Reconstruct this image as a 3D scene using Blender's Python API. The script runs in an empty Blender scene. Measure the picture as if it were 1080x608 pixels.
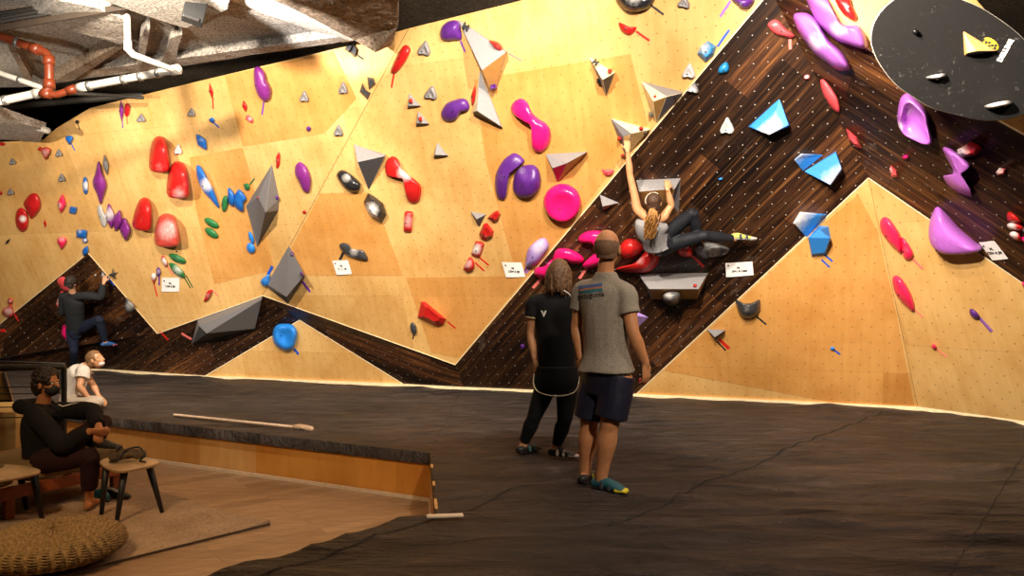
import bpy, bmesh, math, random
import numpy as np
from mathutils import Vector, Matrix, noise
from mathutils.geometry import tessellate_polygon
from mathutils.bvhtree import BVHTree
random.seed(7)
R = math.radians
COL = bpy.context.scene.collection
F, CX, CY, CAMZ = 800.0, 540.0, 309.0, 1.73
MATZ = 0.35
FZ = -0.07
CAM = Vector((0, 0, CAMZ))

def P(px, py, Y):
    return Vector(((px-CX)/F*Y, Y, CAMZ-(py-CY)/F*Y))
def yfloor(py, z=0.0):
    return (CAMZ-z)*F/(py-CY)
def G(px, py, z=0.0):
    return P(px, py, yfloor(py, z))

# ------------------------------------------------------------------ materials
def srgb(*c):
    c = [v/255 for v in c]
    return tuple(v/12.92 if v <= .04045 else ((v+.055)/1.055)**2.4 for v in c)
class NT:
    def __init__(s, name):
        m = bpy.data.materials.new(name); m.use_nodes = True
        s.m = m; s.t = m.node_tree; s.b = s.t.nodes['Principled BSDF']
    def n(s, typ, **kw):
        x = s.t.nodes.new(typ)
        for k, v in kw.items(): setattr(x, k, v)
        return x
    def l(s, a, b): s.t.links.new(a, b)
    def setv(s, sock, v):
        if hasattr(v, 'is_output') or isinstance(v, bpy.types.NodeSocket): s.l(v, sock)
        elif v is not None:
            if sock.type == 'RGBA' and len(v) == 3: v = (*v, 1)
            sock.default_value = v
    def math(s, op, a, b=0.0, c=None):
        x = s.n('ShaderNodeMath', operation=op)
        s.setv(x.inputs[0], a); s.setv(x.inputs[1], b)
        if c is not None: s.setv(x.inputs[2], c)
        return x.outputs[0]
    def mix(s, f, a, b, mode='MIX'):
        x = s.n('ShaderNodeMix', data_type='RGBA', blend_type=mode)
        s.setv(x.inputs[0], f); s.setv(x.inputs[6], a); s.setv(x.inputs[7], b)
        return x.outputs[2]
    def noise(s, vec, scale, detail=3, rough=.55, dist=0):
        x = s.n('ShaderNodeTexNoise'); s.setv(x.inputs['Vector'], vec)
        x.inputs['Scale'].default_value = scale; x.inputs['Detail'].default_value = detail
        x.inputs['Roughness'].default_value = rough; x.inputs['Distortion'].default_value = dist
        return x.outputs['Fac']
    def mapping(s, vec, scale=(1, 1, 1), loc=(0, 0, 0), rot=(0, 0, 0)):
        x = s.n('ShaderNodeMapping'); s.l(vec, x.inputs['Vector'])
        x.inputs['Scale'].default_value = scale; x.inputs['Location'].default_value = loc
        x.inputs['Rotation'].default_value = rot
        return x.outputs[0]
    def ramp(s, f, stops):
        x = s.n('ShaderNodeValToRGB'); s.l(f, x.inputs[0]); e = x.color_ramp.elements
        while len(e) < len(stops): e.new(.5)
        for i, (p, c) in enumerate(stops):
            e[i].position = p; e[i].color = (*c, 1) if not isinstance(c, (int, float)) else (c, c, c, 1)
        return x.outputs[0]
    def bump(s, h, strength=.3, dist=.01):
        x = s.n('ShaderNodeBump'); x.inputs['Strength'].default_value = strength
        x.inputs['Distance'].default_value = dist; s.l(h, x.inputs['Height'])
        s.l(x.outputs[0], s.b.inputs['Normal'])
    def base(s, c): s.setv(s.b.inputs['Base Color'], c)
    def rough(s, r): s.setv(s.b.inputs['Roughness'], r)

MATS = {}
def plain(name, c, rough=.5, metal=0.0, var=.12, bump=0, scale=14, coat=0, emit=None):
    if name in MATS: return MATS[name]
    k = NT(name); o = k.n('ShaderNodeTexCoord').outputs['Object']
    f = k.noise(o, scale, 3)
    lo = tuple(v*(1-var) for v in c); hi = tuple(min(1, v*(1+var)) for v in c)
    k.base(k.ramp(f, [(.3, lo), (.7, hi)])); k.rough(rough); k.b.inputs['Metallic'].default_value = metal
    k.b.inputs['Coat Weight'].default_value = coat
    if bump: k.bump(f, bump, .01)
    if emit:
        k.b.inputs['Emission Color'].default_value = (*c, 1); k.b.inputs['Emission Strength'].default_value = emit
    MATS[name] = k.m
    return k.m
def hold_mat(name, c, rough=.38, chalk=(.86, .82, .80)):
    if name in MATS: return MATS[name]
    k = NT(name); o = k.n('ShaderNodeTexCoord').outputs['Object']
    at = k.n('ShaderNodeAttribute', attribute_name='chalk').outputs['Fac']
    n1 = k.noise(o, 22, 5, .7); n2 = k.noise(o, 90, 2)
    base = k.ramp(n2, [(.25, tuple(v*.82 for v in c)), (.75, tuple(min(1, v*1.12+.003) for v in c))])
    f = k.math('MULTIPLY', at, k.math('ADD', n1, .35))
    f = k.math('MULTIPLY', k.math('SUBTRACT', f, .22), 1.7)
    x = k.n('ShaderNodeClamp'); k.l(f, x.inputs[0])
    k.base(k.mix(x.outputs[0], base, chalk))
    k.rough(k.math('ADD', k.math('MULTIPLY', x.outputs[0], .4), rough))
    k.bump(n2, .25, .004)
    MATS[name] = k.m
    return k.m
def dots(k, uv, s, r, jitter=0):
    """staggered grid of t-nut holes, 1 in a hole"""
    def grid(off):
        m = k.mapping(uv, (1/s, 1/s, 1), (off, off, 0))
        fr = k.n('ShaderNodeVectorMath', operation='FRACTION'); k.l(m, fr.inputs[0])
        d = k.n('ShaderNodeVectorMath', operation='DISTANCE'); k.l(fr.outputs[0], d.inputs[0])
        d.inputs[1].default_value = (.5, .5, 0)
        return k.math('LESS_THAN', d.outputs['Value'], r/s)
    return k.math('MAXIMUM', grid(0), grid(.5))
def plywood(name='plywood', holes=True, tint=(1, .95, .84)):
    k = NT(name); uv = k.n('ShaderNodeUVMap').outputs[0]
    # sheets
    b = k.n('ShaderNodeTexBrick'); k.l(uv, b.inputs['Vector'])
    b.inputs['Scale'].default_value = 1; b.inputs['Brick Width'].default_value = 2.44; b.inputs['Row Height'].default_value = 1.5
    b.inputs['Mortar Size'].default_value = .004; b.inputs['Mortar Smooth'].default_value = .3; b.offset = .37
    b.inputs['Color1'].default_value = (0, 0, 0, 1); b.inputs['Color2'].default_value = (1, 1, 1, 1); b.inputs['Mortar'].default_value = (.5, .5, .5, 1)
    grain = k.noise(k.mapping(uv, (5, .6, 1)), 2.2, 5, .6, .6)
    blot = k.noise(uv, 1.6, 4, .6); knots = k.noise(k.mapping(uv, (1, .6, 1)), 9, 2)
    t = tint
    c1 = k.ramp(grain, [(.25, (.66*t[0], .415*t[1], .165*t[2])), (.6, (.74*t[0], .49*t[1], .215*t[2])), (.85, (.79*t[0], .55*t[1], .26*t[2]))])
    sh = k.ramp(b.outputs['Color'], [(.0, (.80, .70, .55)), (.45, (1, 1, 1)), (1, (1.0, .97, .92))])
    c2 = k.mix(1.0, c1, sh, 'MULTIPLY')
    c3 = k.mix(1.0, c2, k.ramp(blot, [(.32, (.86, .77, .64)), (.58, (1, 1, 1))]), 'MULTIPLY')
    c3 = k.mix(k.ramp(knots, [(.70, 0.0), (.80, .35)]), c3, (.48, .24, .06))
    c3 = k.mix(k.math('MULTIPLY', b.outputs['Fac'], .35), c3, (.35, .2, .08))
    if holes: c3 = k.mix(k.math('MULTIPLY', dots(k, uv, .2, .0085), .6), c3, (.12, .06, .02))
    k.base(c3); k.rough(.42); k.b.inputs['Specular IOR Level'].default_value = .35
    MATS[name] = k.m
    return k.m
def brownwood():
    k = NT('dark_strip_wood'); uv = k.n('ShaderNodeUVMap').outputs[0]
    b = k.n('ShaderNodeTexBrick'); k.l(uv, b.inputs['Vector'])
    b.inputs['Scale'].default_value = 1; b.inputs['Brick Width'].default_value = 1.25; b.inputs['Row Height'].default_value = .30
    b.inputs['Mortar Size'].default_value = .004; b.offset = .4
    b.inputs['Color1'].default_value = (0, 0, 0, 1); b.inputs['Color2'].default_value = (1, 1, 1, 1); b.inputs['Mortar'].default_value = (0, 0, 0, 1)
    st = k.noise(k.mapping(uv, (.35, 9, 1)), 2.2, 6, .72, .2)
    st2 = k.noise(k.mapping(uv, (.2, 40, 1)), 2.0, 2, .6)
    c1 = k.ramp(st, [(.34, (.010, .0045, .003)), (.48, (.034, .014, .0075)), (.57, (.085, .035, .013)), (.68, (.20, .088, .026))])
    c2 = k.mix(1, c1, k.ramp(b.outputs['Color'], [(0, (.20, .18, .19)), (.5, (.55, .53, .53)), (1, (1.35, 1.2, 1.05))]), 'MULTIPLY')
    c2 = k.mix(k.ramp(st2, [(.60, 0.0), (.72, .35)]), c2, (.25, .11, .035))
    ch = k.noise(k.mapping(uv, (1, 1.6, 1)), 1.7, 6, .72)
    c2 = k.mix(k.ramp(ch, [(.60, 0.0), (.78, .22)]), c2, (.45, .36, .30))
    c2 = k.mix(k.math('MULTIPLY', dots(k, uv, .2, .0068), .5), c2, (.62, .55, .48))
    k.base(c2); k.rough(.36); k.b.inputs['Specular IOR Level'].default_value = .4
    MATS['brown'] = k.m
    return k.m
def concrete(name, c, rough=.9, bump=.8, scale=4.5, flake=0.0):
    k = NT(name); o = k.n('ShaderNodeTexCoord').outputs['Object']
    f1 = k.noise(o, scale, 8, .75); f2 = k.noise(o, scale*7, 4, .75); f3 = k.noise(o, .9, 3)
    k.base(k.mix(1, k.ramp(f2, [(.36, tuple(v*.35 for v in c)), (.5, c), (.62, tuple(min(1, v*1.5) for v in c))]),
                 k.ramp(f3, [(.35, (.62, .62, .62)), (.65, (1.1, 1.07, 1.02))]), 'MULTIPLY'))
    k.rough(rough); k.bump(k.math('ADD', f1, f2), bump, .03)
    MATS[name] = k.m
    return k.m
def mat_vinyl():
    k = NT('fold_shaded_worn_vinyl'); g = k.n('ShaderNodeNewGeometry').outputs['Position']
    w = k.noise(k.mapping(g, (.45, 2.4, 1), rot=(0, 0, .10)), 1.7, 7, .66, 1.1)
    w2 = k.noise(k.mapping(g, (1.1, 2.9, 1), rot=(0, 0, -.12)), 1.9, 6, .68, 1.2)
    d = k.noise(g, .5, 4, .6); sp = k.noise(g, 34, 2, .5); sm = k.noise(k.mapping(g, (1, 2.2, 1)), 1.9, 6, .8, .3)
    c = k.ramp(d, [(.3, (.030, .0225, .020)), (.7, (.061, .047, .042))])
    c = k.mix(1, c, k.ramp(w2, [(.32, (.50, .48, .47)), (.5, (.95, .95, .95)), (.68, (1.6, 1.5, 1.42))]), 'MULTIPLY')  # fold shade and bright ridges put into the colour, following the bump
    c = k.mix(1, c, k.ramp(w, [(.34, (.45, .44, .43)), (.46, (1, 1, 1)), (.62, (1.25, 1.2, 1.15))]), 'MULTIPLY')
    c = k.mix(k.ramp(sm, [(.66, 0.0), (.80, .30)]), c, (.30, .25, .22))
    c = k.mix(k.ramp(sp, [(.74, 0.0), (.80, .5)]), c, (.40, .33, .29))
    k.base(c); k.rough(.5); k.b.inputs['Specular IOR Level'].default_value = .3
    k.bump(k.math('ADD', w, k.math('MULTIPLY', w2, .6)), 1.0, .16)
    MATS['vinyl'] = k.m
    return k.m
def floorwood():
    k = NT('oak_plank_floor'); g = k.n('ShaderNodeNewGeometry').outputs['Position']
    v = k.mapping(g, (1, 1, 1), rot=(0, 0, R(-38)))
    b = k.n('ShaderNodeTexBrick'); k.l(v, b.inputs['Vector'])
    b.inputs['Scale'].default_value = 1; b.inputs['Brick Width'].default_value = 1.6; b.inputs['Row Height'].default_value = .14
    b.inputs['Mortar Size'].default_value = .002
    b.inputs['Color1'].default_value = (.30, .18, .095, 1); b.inputs['Color2'].default_value = (.44, .28, .16, 1); b.inputs['Mortar'].default_value = (.1, .06, .03, 1)
    n1 = k.noise(k.mapping(g, (1.5, 16, 1), rot=(0, 0, R(-38))), 2, 5, .65, .4)
    k.base(k.mix(1, b.outputs['Color'], k.ramp(n1, [(.3, (.62, .58, .55)), (.6, (1, 1, 1)), (.8, (1.25, 1.2, 1.15))]), 'MULTIPLY'))
    k.rough(.45); k.bump(b.outputs['Fac'], -.2, .003)
    MATS['oak'] = k.m
    return k.m
PLY = plywood(); PLYA = plywood('amber_plywood', True, (.90, .70, .48)); PLYB = plywood('pale_riser_plywood', False, (.86, .74, .62)); PLYC = plywood('golden_riser_plywood', False, (.80, .56, .26))
BROWN = brownwood(); VINYL = mat_vinyl(); OAK = floorwood()
CONC = concrete('pale_sprayed_concrete', (.42, .38, .335)); CONCD = concrete('brown_fireproofing', (.235, .17, .115), bump=.8, scale=4)
CONCK = concrete('dark_soffit', (.085, .078, .07)); CONCW = concrete('white_lit_concrete', (.85, .81, .75), bump=.9, scale=5)  # white concrete stands in for a brightly lit beam edge
VOID = plain('black_backing', (.012, .012, .012), .9)
H = {}
for nm, c in dict(red=(.50, .010, .009), crimson=(.50, .010, .012), dusty=(.56, .06, .045), pink=(.86, .085, .10), rose=(.88, .02, .10), magenta=(.86, .008, .17),
                  purple=(.10, .018, .22), plum=(.21, .022, .22), violet=(.15, .05, .42), orchid=(.50, .14, .64), lilac=(.38, .24, .62),
                  blue=(.010, .13, .50), azure=(.02, .24, .80), teal=(.012, .22, .50), green=(.02, .17, .05), grey=(.20, .19, .195), white=(.52, .50, .49),
                  black=(.016, .016, .018), slate=(.05, .05, .055), silver=(.13, .13, .135)).items():
    H[nm] = hold_mat(nm+'_hold_resin', c, {'black': .22, 'slate': .25, 'silver': .25, 'magenta': .22, 'rose': .3}.get(nm, .38))
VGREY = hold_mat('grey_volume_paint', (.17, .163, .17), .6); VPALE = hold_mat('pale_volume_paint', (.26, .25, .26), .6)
VDARK = hold_mat('dark_volume_grey', (.05, .047, .05), .6)  # darker grey for lower and side faces of the volumes
VBLUE = hold_mat('blue_volume_paint', (.025, .22, .66), .5)
VWOOD = plain('bare_volume_plywood', (.62, .40, .15), .5); VCREAM = plain('cream_volume_plywood', (.83, .70, .42), .5); VBRN = plain('brown_volume_plywood', (.42, .22, .06), .5)
DARKVOL = plain('black_drum_face', (.014, .013, .013), .55, var=.35, scale=5)
STEEL = plain('steel_bolt', (.10, .10, .10), .35, .8); BLK = plain('black_paint', (.012, .011, .011), .5)
PAPER = plain('white_paper', (.84, .81, .80), .7, var=.03); INK = plain('black_ink', (.02, .02, .02), .7)
TRIMM = plain('pale_edge_plywood', (.86, .68, .42), .5)

# ------------------------------------------------------------------ object helpers
def tag(o, label=None, cat=None, group=None, kind=None):
    if label: o['label'] = label
    if cat: o['category'] = cat
    if group: o['group'] = group
    if kind: o['kind'] = kind
    return o
def new_obj(name, me, parent=None):
    o = bpy.data.objects.new(name, me); COL.objects.link(o)
    if parent: o.parent = parent
    return o
def mesh_obj(name, verts, faces, mats, parent=None, origin=None, midx=None, smooth=False):
    """verts in world coordinates; origin gives the object's location; children of a parent keep world verts minus parent's location"""
    me = bpy.data.meshes.new(name)
    off = Vector(origin) if origin is not None else Vector((0, 0, 0))
    if parent is not None: off = parent.matrix_basis.translation.copy() if origin is None else Vector(origin)
    me.from_pydata([tuple(Vector(v)-off) for v in verts], [], faces)
    for m in (mats if isinstance(mats, (list, tuple)) else [mats]): me.materials.append(m)
    if midx:
        for p, i in zip(me.polygons, midx): p.material_index = i
    if smooth:
        for p in me.polygons: p.use_smooth = True
    me.update()
    o = new_obj(name, me, parent)
    if parent is None: o.location = off
    else: o.location = off - parent.matrix_basis.translation
    return o
def bm_obj(name, bm, mats, parent=None, origin=None, smooth=False):
    bmesh.ops.recalc_face_normals(bm, faces=bm.faces)
    me = bpy.data.meshes.new(name); 
    off = Vector(origin) if origin is not None else (parent.matrix_basis.translation.copy() if parent else Vector((0, 0, 0)))
    bmesh.ops.translate(bm, verts=bm.verts, vec=-off)
    bm.to_mesh(me); bm.free()
    for m in (mats if isinstance(mats, (list, tuple)) else [mats]): me.materials.append(m)
    if smooth:
        for p in me.polygons: p.use_smooth = True
    o = new_obj(name, me, parent)
    o.location = off - (parent.matrix_basis.translation if parent else Vector((0, 0, 0)))
    return o
def empty(name, loc, label, cat, group=None):
    o = bpy.data.objects.new(name, None); COL.objects.link(o); o.location = loc; o.empty_display_size = .1
    return tag(o, label, cat, group)
def box(bm, c, size, rot=None, bevel=0, mi=0):
    r = bmesh.ops.create_cube(bm, size=1)
    M = Matrix.Translation(Vector(c)) @ (rot.to_4x4() if rot else Matrix()) @ Matrix.Diagonal((*size, 1))
    bmesh.ops.transform(bm, matrix=M, verts=r['verts'])
    fs = list({f for v in r['verts'] for f in v.link_faces})
    for f in fs: f.material_index = mi
    if bevel:
        es = list({e for v in r['verts'] for e in v.link_edges})
        bmesh.ops.bevel(bm, geom=es, offset=bevel, segments=2, affect='EDGES', profile=.6)
def hexa(bm, top, bot):
    """prism between two matching polygons"""
    a = [bm.verts.new(v) for v in top]; b = [bm.verts.new(v) for v in bot]; n = len(a)
    bm.faces.new(a); bm.faces.new(b[::-1])
    for i in range(n): bm.faces.new((a[i], b[i], b[(i+1) % n], a[(i+1) % n]))
def catmull(pts, n, closed=False):
    pts = [np.array(p, float) for p in pts]; out = []; m = len(pts)
    rng = range(m) if closed else range(m-1)
    for i in rng:
        if closed: p0, p1, p2, p3 = pts[i-1], pts[i], pts[(i+1) % m], pts[(i+2) % m]
        else: p0, p1, p2, p3 = pts[max(i-1, 0)], pts[i], pts[i+1], pts[min(i+2, m-1)]
        for j in range(n):
            t = j/n
            out.append(.5*((2*p1)+(-p0+p2)*t+(2*p0-5*p1+4*p2-p3)*t*t+(-p0+3*p1-3*p2+p3)*t**3))
    if not closed: out.append(pts[-1])
    return out
def tube(bm, pts, rad, segs=14, side=None, cap='round', sub=4, mi=0):
    """tapered tube; rad items r or (r_side, r_depth)"""
    rr = [(r, r) if not isinstance(r, (tuple, list)) else r for r in rad]
    data = [(*p, *r) for p, r in zip(pts, rr)]
    if len(data) > 2 or sub > 1: data = catmull(data, sub) if len(data) > 1 else data
    Pn = [Vector(d[:3]) for d in data]; Rn = [(max(d[3], 1e-4), max(d[4], 1e-4)) for d in data]
    n = len(Pn); rings = []; prev = None
    for i in range(n):
        t = (Pn[min(i+1, n-1)]-Pn[max(i-1, 0)]).normalized()
        if i == 0: t0 = t
        if side is not None: s = Vector(side)
        elif prev is not None: s = prev
        else: s = Vector((1, 0, 0)) if abs(t.x) < .8 else Vector((0, 1, 0))
        s = (s-t*s.dot(t)).normalized(); prev = s; d = t.cross(s).normalized()
        rings.append((Pn[i], s, d, Rn[i], t))
    if cap == 'round':
        pre = []; p, s, d, r, t = rings[0]; m = min(r)
        for a in (80, 55, 28): pre.append((p-t*m*math.sin(R(a)), s, d, (r[0]*math.cos(R(a)), r[1]*math.cos(R(a))), t))
        post = []; p, s, d, r, t = rings[-1]; m = min(r)
        for a in (28, 55, 80): post.append((p+t*m*math.sin(R(a)), s, d, (r[0]*math.cos(R(a)), r[1]*math.cos(R(a))), t))
        rings = pre+rings+post
    vs = []
    for p, s, d, r, t in rings:
        vs.append([bm.verts.new(p+s*(r[0]*math.cos(2*math.pi*k/segs))+d*(r[1]*math.sin(2*math.pi*k/segs))) for k in range(segs)])
    for a, b in zip(vs, vs[1:]):
        for k in range(segs):
            f = bm.faces.new((a[k], a[(k+1) % segs], b[(k+1) % segs], b[k])); f.material_index = mi; f.smooth = True
    f = bm.faces.new(vs[0][::-1]); f.material_index = mi
    f = bm.faces.new(vs[-1]); f.material_index = mi
def ell(bm, c, r, axes=None, seg=16):
    q = bmesh.ops.create_uvsphere(bm, u_segments=seg, v_segments=max(8, seg*2//3), radius=1)
    A = Matrix((axes[0], axes[1], axes[2])).transposed().to_4x4() if axes else Matrix()
    bmesh.ops.transform(bm, matrix=Matrix.Translation(Vector(c)) @ A @ Matrix.Diagonal((*r, 1)), verts=q['verts'])
def remesh(name, bm, mats, parent, voxel=.007, smooth=4, disp=None, cut=None):
    """unite everything in bm into one continuous surface"""
    bmesh.ops.recalc_face_normals(bm, faces=bm.faces)
    me = bpy.data.meshes.new('tmp'); bm.to_mesh(me); bm.free()
    o = bpy.data.objects.new('tmp', me); COL.objects.link(o)
    m = o.modifiers.new('r', 'REMESH'); m.mode = 'VOXEL'; m.voxel_size = voxel; m.use_smooth_shade = True
    if smooth:
        s = o.modifiers.new('s', 'SMOOTH'); s.iterations = smooth; s.factor = .5
    dg = bpy.context.evaluated_depsgraph_get(); dg.update()
    res = bpy.data.meshes.new_from_object(o.evaluated_get(dg)); res.name = name
    bpy.data.objects.remove(o); bpy.data.meshes.remove(me)
    off = parent.matrix_basis.translation.copy() if parent else Vector((0, 0, 0))
    if disp:
        no = [v.normal.copy() for v in res.vertices]
        for v, q in zip(res.vertices, no): v.co = v.co + q*disp(v.co, q)
    if cut:
        b2 = bmesh.new(); b2.from_mesh(res)
        bmesh.ops.delete(b2, geom=[v for v in b2.verts if cut(v.co)], context='VERTS')
        b2.to_mesh(res); b2.free()
    for v in res.vertices: v.co = v.co-off
    res.materials.clear()
    for mm in (mats if isinstance(mats, (list, tuple)) else [mats]): res.materials.append(mm)
    for p in res.polygons: p.use_smooth = True; p.material_index = 0
    return new_obj(name, res, parent)
def text_mesh(txt, size, ext=.001, bold=0):
    cu = bpy.data.curves.new('t', 'FONT'); cu.body = txt; cu.size = size; cu.extrude = ext; cu.align_x = 'CENTER'; cu.align_y = 'CENTER'; cu.offset = bold
    o = bpy.data.objects.new('t', cu); COL.objects.link(o)
    dg = bpy.context.evaluated_depsgraph_get(); dg.update()
    me = bpy.data.meshes.new_from_object(o.evaluated_get(dg)); bpy.data.objects.remove(o)
    return me

# ------------------------------------------------------------------ the climbing wall: facets from traced corners at real distances
V = {}
def plane_from(a, b, c):
    A = np.array([[1, p[0], p[1]] for p in (a, b, c)], float); q = np.array([p[2] for p in (a, b, c)], float)
    s = np.linalg.solve(A, q)
    return lambda x, y: 1/(s[0]+s[1]*x+s[2]*y)
pPL = plane_from((277, 312, .088), (431, 30, .1124), (93, 267, .082))
pPC = plane_from((480, 385, .0943), (277, 312, .088), (805, 0, .1336))
pPD = plane_from((480, 385, .0943), (668, 418, .0990), (805, 0, .1336))
Zy = pPD(813, -10)
pPB = plane_from((813, -10, 1/Zy), (916, 188, 1/pPD(916, 188)), (1080, 300, .1385))
def vb(n, x, y): V[n] = (x, y, yfloor(y, MATZ-.01))
def vp(n, x, y, f): V[n] = (x, y, f(x, y))
vp('S', 277, 312, pPL); vp('Vt', 431, 30, pPL); vp('Pk', 93, 267, pPL); vp('Q', 0, 342, pPL); vp('Rr', 166, 352, pPL)
vp('W3', 360, 50, pPL); vp('W2', 200, 88, pPL); vp('W1', 95, 114, pPL); vp('W0', 60, 135, pPL); vp('Wm', 45, 148, pPL); vp('Wl', 0, 150, pPL); vp('Wx', -150, 160, pPL)
V['Q0'] = (-52, 385, 13.6); vb('A0', -52, 387.5); vb('Ax', -150, 384); V['A0'] = (-52, 386.5, 14.0)
vb('A1', 108, 392); vb('B', 213, 399); V['T'] = (316, 338, 11.45); vb('C', 430, 408.3); vp('U', 480, 385, pPC); vb('D', 490, 411.5)
vp('T1', 560, -2, pPC); vp('T2', 813, -75, pPC); vp('Z', 813, -10, pPD)
V['E'] = (668, 418.8, yfloor(418.8, MATZ-.01)); vp('X', 916, 188, pPD); vb('F', 969, 433); vb('Gg', 1080, 448.5); vb('G2', 1300, 478)
vp('M', 1080, 300, pPB); vp('M2', 1300, 450, pPB)
vp('N', 864, 0, pPB); vp('O', 914, 51, pPB); vp('O1', 1080, 142, pPB); vp('O2', 1300, 262, pPB)
V['T3'] = (1030, 0, pPB(1053, 127)*1.04); V['T4'] = (1110, 95, pPB(1110, 95)*1.02); V['T5'] = (1300, 215, pPB(1300, 215)*1.02)
VP = {k: P(*v) for k, v in V.items()}
FAC = [  # name, material, corners, direction of the strips
    ('wall_left', 'ply', ['Wx', 'Wl', 'Wm', 'W0', 'W1', 'W2', 'W3', 'Vt', 'S', 'Rr', 'Pk', 'Q', 'Q0', 'Ax'], None),
    ('wall_left_brown', 'brown', ['Pk', 'Rr', 'A1', 'A0', 'Q0', 'Q'], ('Q', 'Pk')),
    ('wall_left_foot', 'brown', ['Rr', 'S', 'T', 'B', 'A1'], ('A1', 'Rr')),
    ('wall_left_strip', 'brown', ['S', 'U', 'D', 'C', 'T'], ('S', 'U')),
    ('wall_left_kicker', 'ply', ['T', 'C', 'B'], None),
    ('wall_center', 'ply', ['Vt', 'T1', 'T2', 'Z', 'U', 'S'], None),
    ('wall_center_brown', 'brown', ['U', 'Z', 'X', 'E', 'D'], ('U', 'Z')),
    ('wall_right_brown', 'brown', ['Z', 'N', 'O', 'O1', 'O2', 'M2', 'M', 'X'], ('X', 'M2')),
    ('wall_right_upper', 'ply', ['Z', 'T2', 'T3', 'T4', 'T5', 'O2', 'O1', 'O', 'N'], None),
    ('wall_right_lower', 'ply', ['X', 'F', 'E'], None),
    ('wall_right', 'ply', ['X', 'M', 'M2', 'G2', 'Gg', 'F'], None),
]
TRI = []
for nm, mt, cs, sd in FAC:
    tri = tessellate_polygon([[Vector((V[c][0], V[c][1], 0)) for c in cs]])
    vs = [VP[c] for c in cs]; fs = []
    for t in tri:
        a, b, c = [vs[i] for i in t]
        n = (b-a).cross(c-a)
        if n.length < 1e-9: continue
        n.normalize()
        if n.dot(CAM-a) < 0: n = -n; t = (t[0], t[2], t[1])
        fs.append(tuple(t)); TRI.append(([V[cs[i]][:2] for i in t], n, vs[t[0]], mt, nm))
    me = bpy.data.meshes.new(nm); me.from_pydata([tuple(v) for v in vs], [], fs); me.materials.append(PLY if mt == 'ply' else BROWN)
    # metric UVs in the facet's own plane
    nn = sum((TRI[-1-i][1] for i in range(len(fs))), Vector()).normalized()
    u = (VP[sd[1]]-VP[sd[0]]) if sd else Vector((1, 0, 0)).cross(Vector((0, 0, 1))).cross(nn)
    if not sd: u = Vector((0, 0, 1)).cross(nn); u = u if u.x > 0 else -u
    u = (u-nn*u.dot(nn)).normalized(); w = nn.cross(u)
    uvl = me.uv_layers.new(name='UVMap')
    for p in me.polygons:
        for li in p.loop_indices:
            co = me.vertices[me.loops[li].vertex_index].co
            uvl.data[li].uv = (co.dot(u)+20, co.dot(w)+20)
    o = new_obj(nm, me); o['kind'] = 'structure'
    so = o.modifiers.new('thick', 'SOLIDIFY'); so.thickness = .03; so.offset = -1
def inside(t, x, y):
    (x1, y1), (x2, y2), (x3, y3) = t
    d1 = (x-x2)*(y1-y2)-(x1-x2)*(y-y2); d2 = (x-x3)*(y2-y3)-(x2-x3)*(y-y3); d3 = (x-x1)*(y3-y1)-(x3-x1)*(y-y1)
    neg = min(d1, d2, d3) < 0; pos = max(d1, d2, d3) > 0
    return not (neg and pos)
def facet(x, y, mt=None):
    best = None
    for t in TRI:
        if mt and t[3] != mt: continue
        if inside(t[0], x, y): return t
        cx = sum(p[0] for p in t[0])/3; cy = sum(p[1] for p in t[0])/3
        d = min(math.hypot(p[0]-x, p[1]-y) for p in t[0]+[(cx, cy)])
        if best is None or d < best[0]: best = (d, t)
    return best[1]
def onp(fc, x, y, h=0.0):
    """where the ray through a pixel meets the facet's plane lifted by h"""
    n, p0 = fc[1], fc[2]; d = P(x, y, 1)-CAM
    return CAM + d*(((p0+n*h)-CAM).dot(n)/d.dot(n))
def wallY(x, y): return onp(facet(x, y), x, y).y
# pale plywood edges along the colour changes, and the strip at the foot of the wall
def edge_strip(name, a, b, w=.018, t=.012, mat=TRIMM):
    A, B = VP[a], VP[b]; fc = facet((V[a][0]+V[b][0])/2, (V[a][1]+V[b][1])/2)
    n = fc[1]; d = (B-A).normalized(); s = n.cross(d).normalized()*w/2
    top = [A-s+n*t, A+s+n*t, B+s+n*t, B-s+n*t]; bm = bmesh.new()
    hexa(bm, top, [v-n*(t+.005) for v in top]); o = bm_obj(name, bm, mat); o['kind'] = 'structure'
k = 1
for a, b in (('Q0', 'Q'), ('Q', 'Pk'), ('Pk', 'Rr'), ('Rr', 'S'), ('U', 'Z'), ('S', 'U'), ('T', 'C'), ('B', 'T'), ('E', 'X'), ('X', 'M'), ('M', 'M2'), ('O', 'O1')):
    edge_strip('trim_%d' % k, a, b, .013, .006); k += 1
edge_strip('trim_%d' % k, 'S', 'Vt', .007, .001, plain('dark_crease_gap', (.16, .09, .03), .8)); k += 1  # dark gap line where two plywood panels meet
edge_strip('trim_%d' % k, 'X', 'F', .006, .001, plain('dark_crease_gap', (.16, .09, .03), .8)); k += 1
for a, b in (('A0', 'A1'), ('A1', 'B'), ('B', 'C'), ('C', 'D'), ('D', 'E'), ('E', 'F'), ('F', 'Gg'), ('Gg', 'G2')):
    A, B = VP[a].copy(), VP[b].copy(); A.z = B.z = MATZ; f = Vector((0, -1, 0)); bm = bmesh.new()
    top = [A+Vector((0, -.05, .035)), B+Vector((0, -.05, .035)), B+Vector((0, .03, .035)), A+Vector((0, .03, .035))]
    hexa(bm, top, [v-Vector((0, 0, .06)) for v in top]); o = bm_obj('baseboard_%s' % a.lower(), bm, TRIMM); o['kind'] = 'structure'
    o.name = 'trim_%d' % k; k += 1

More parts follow.
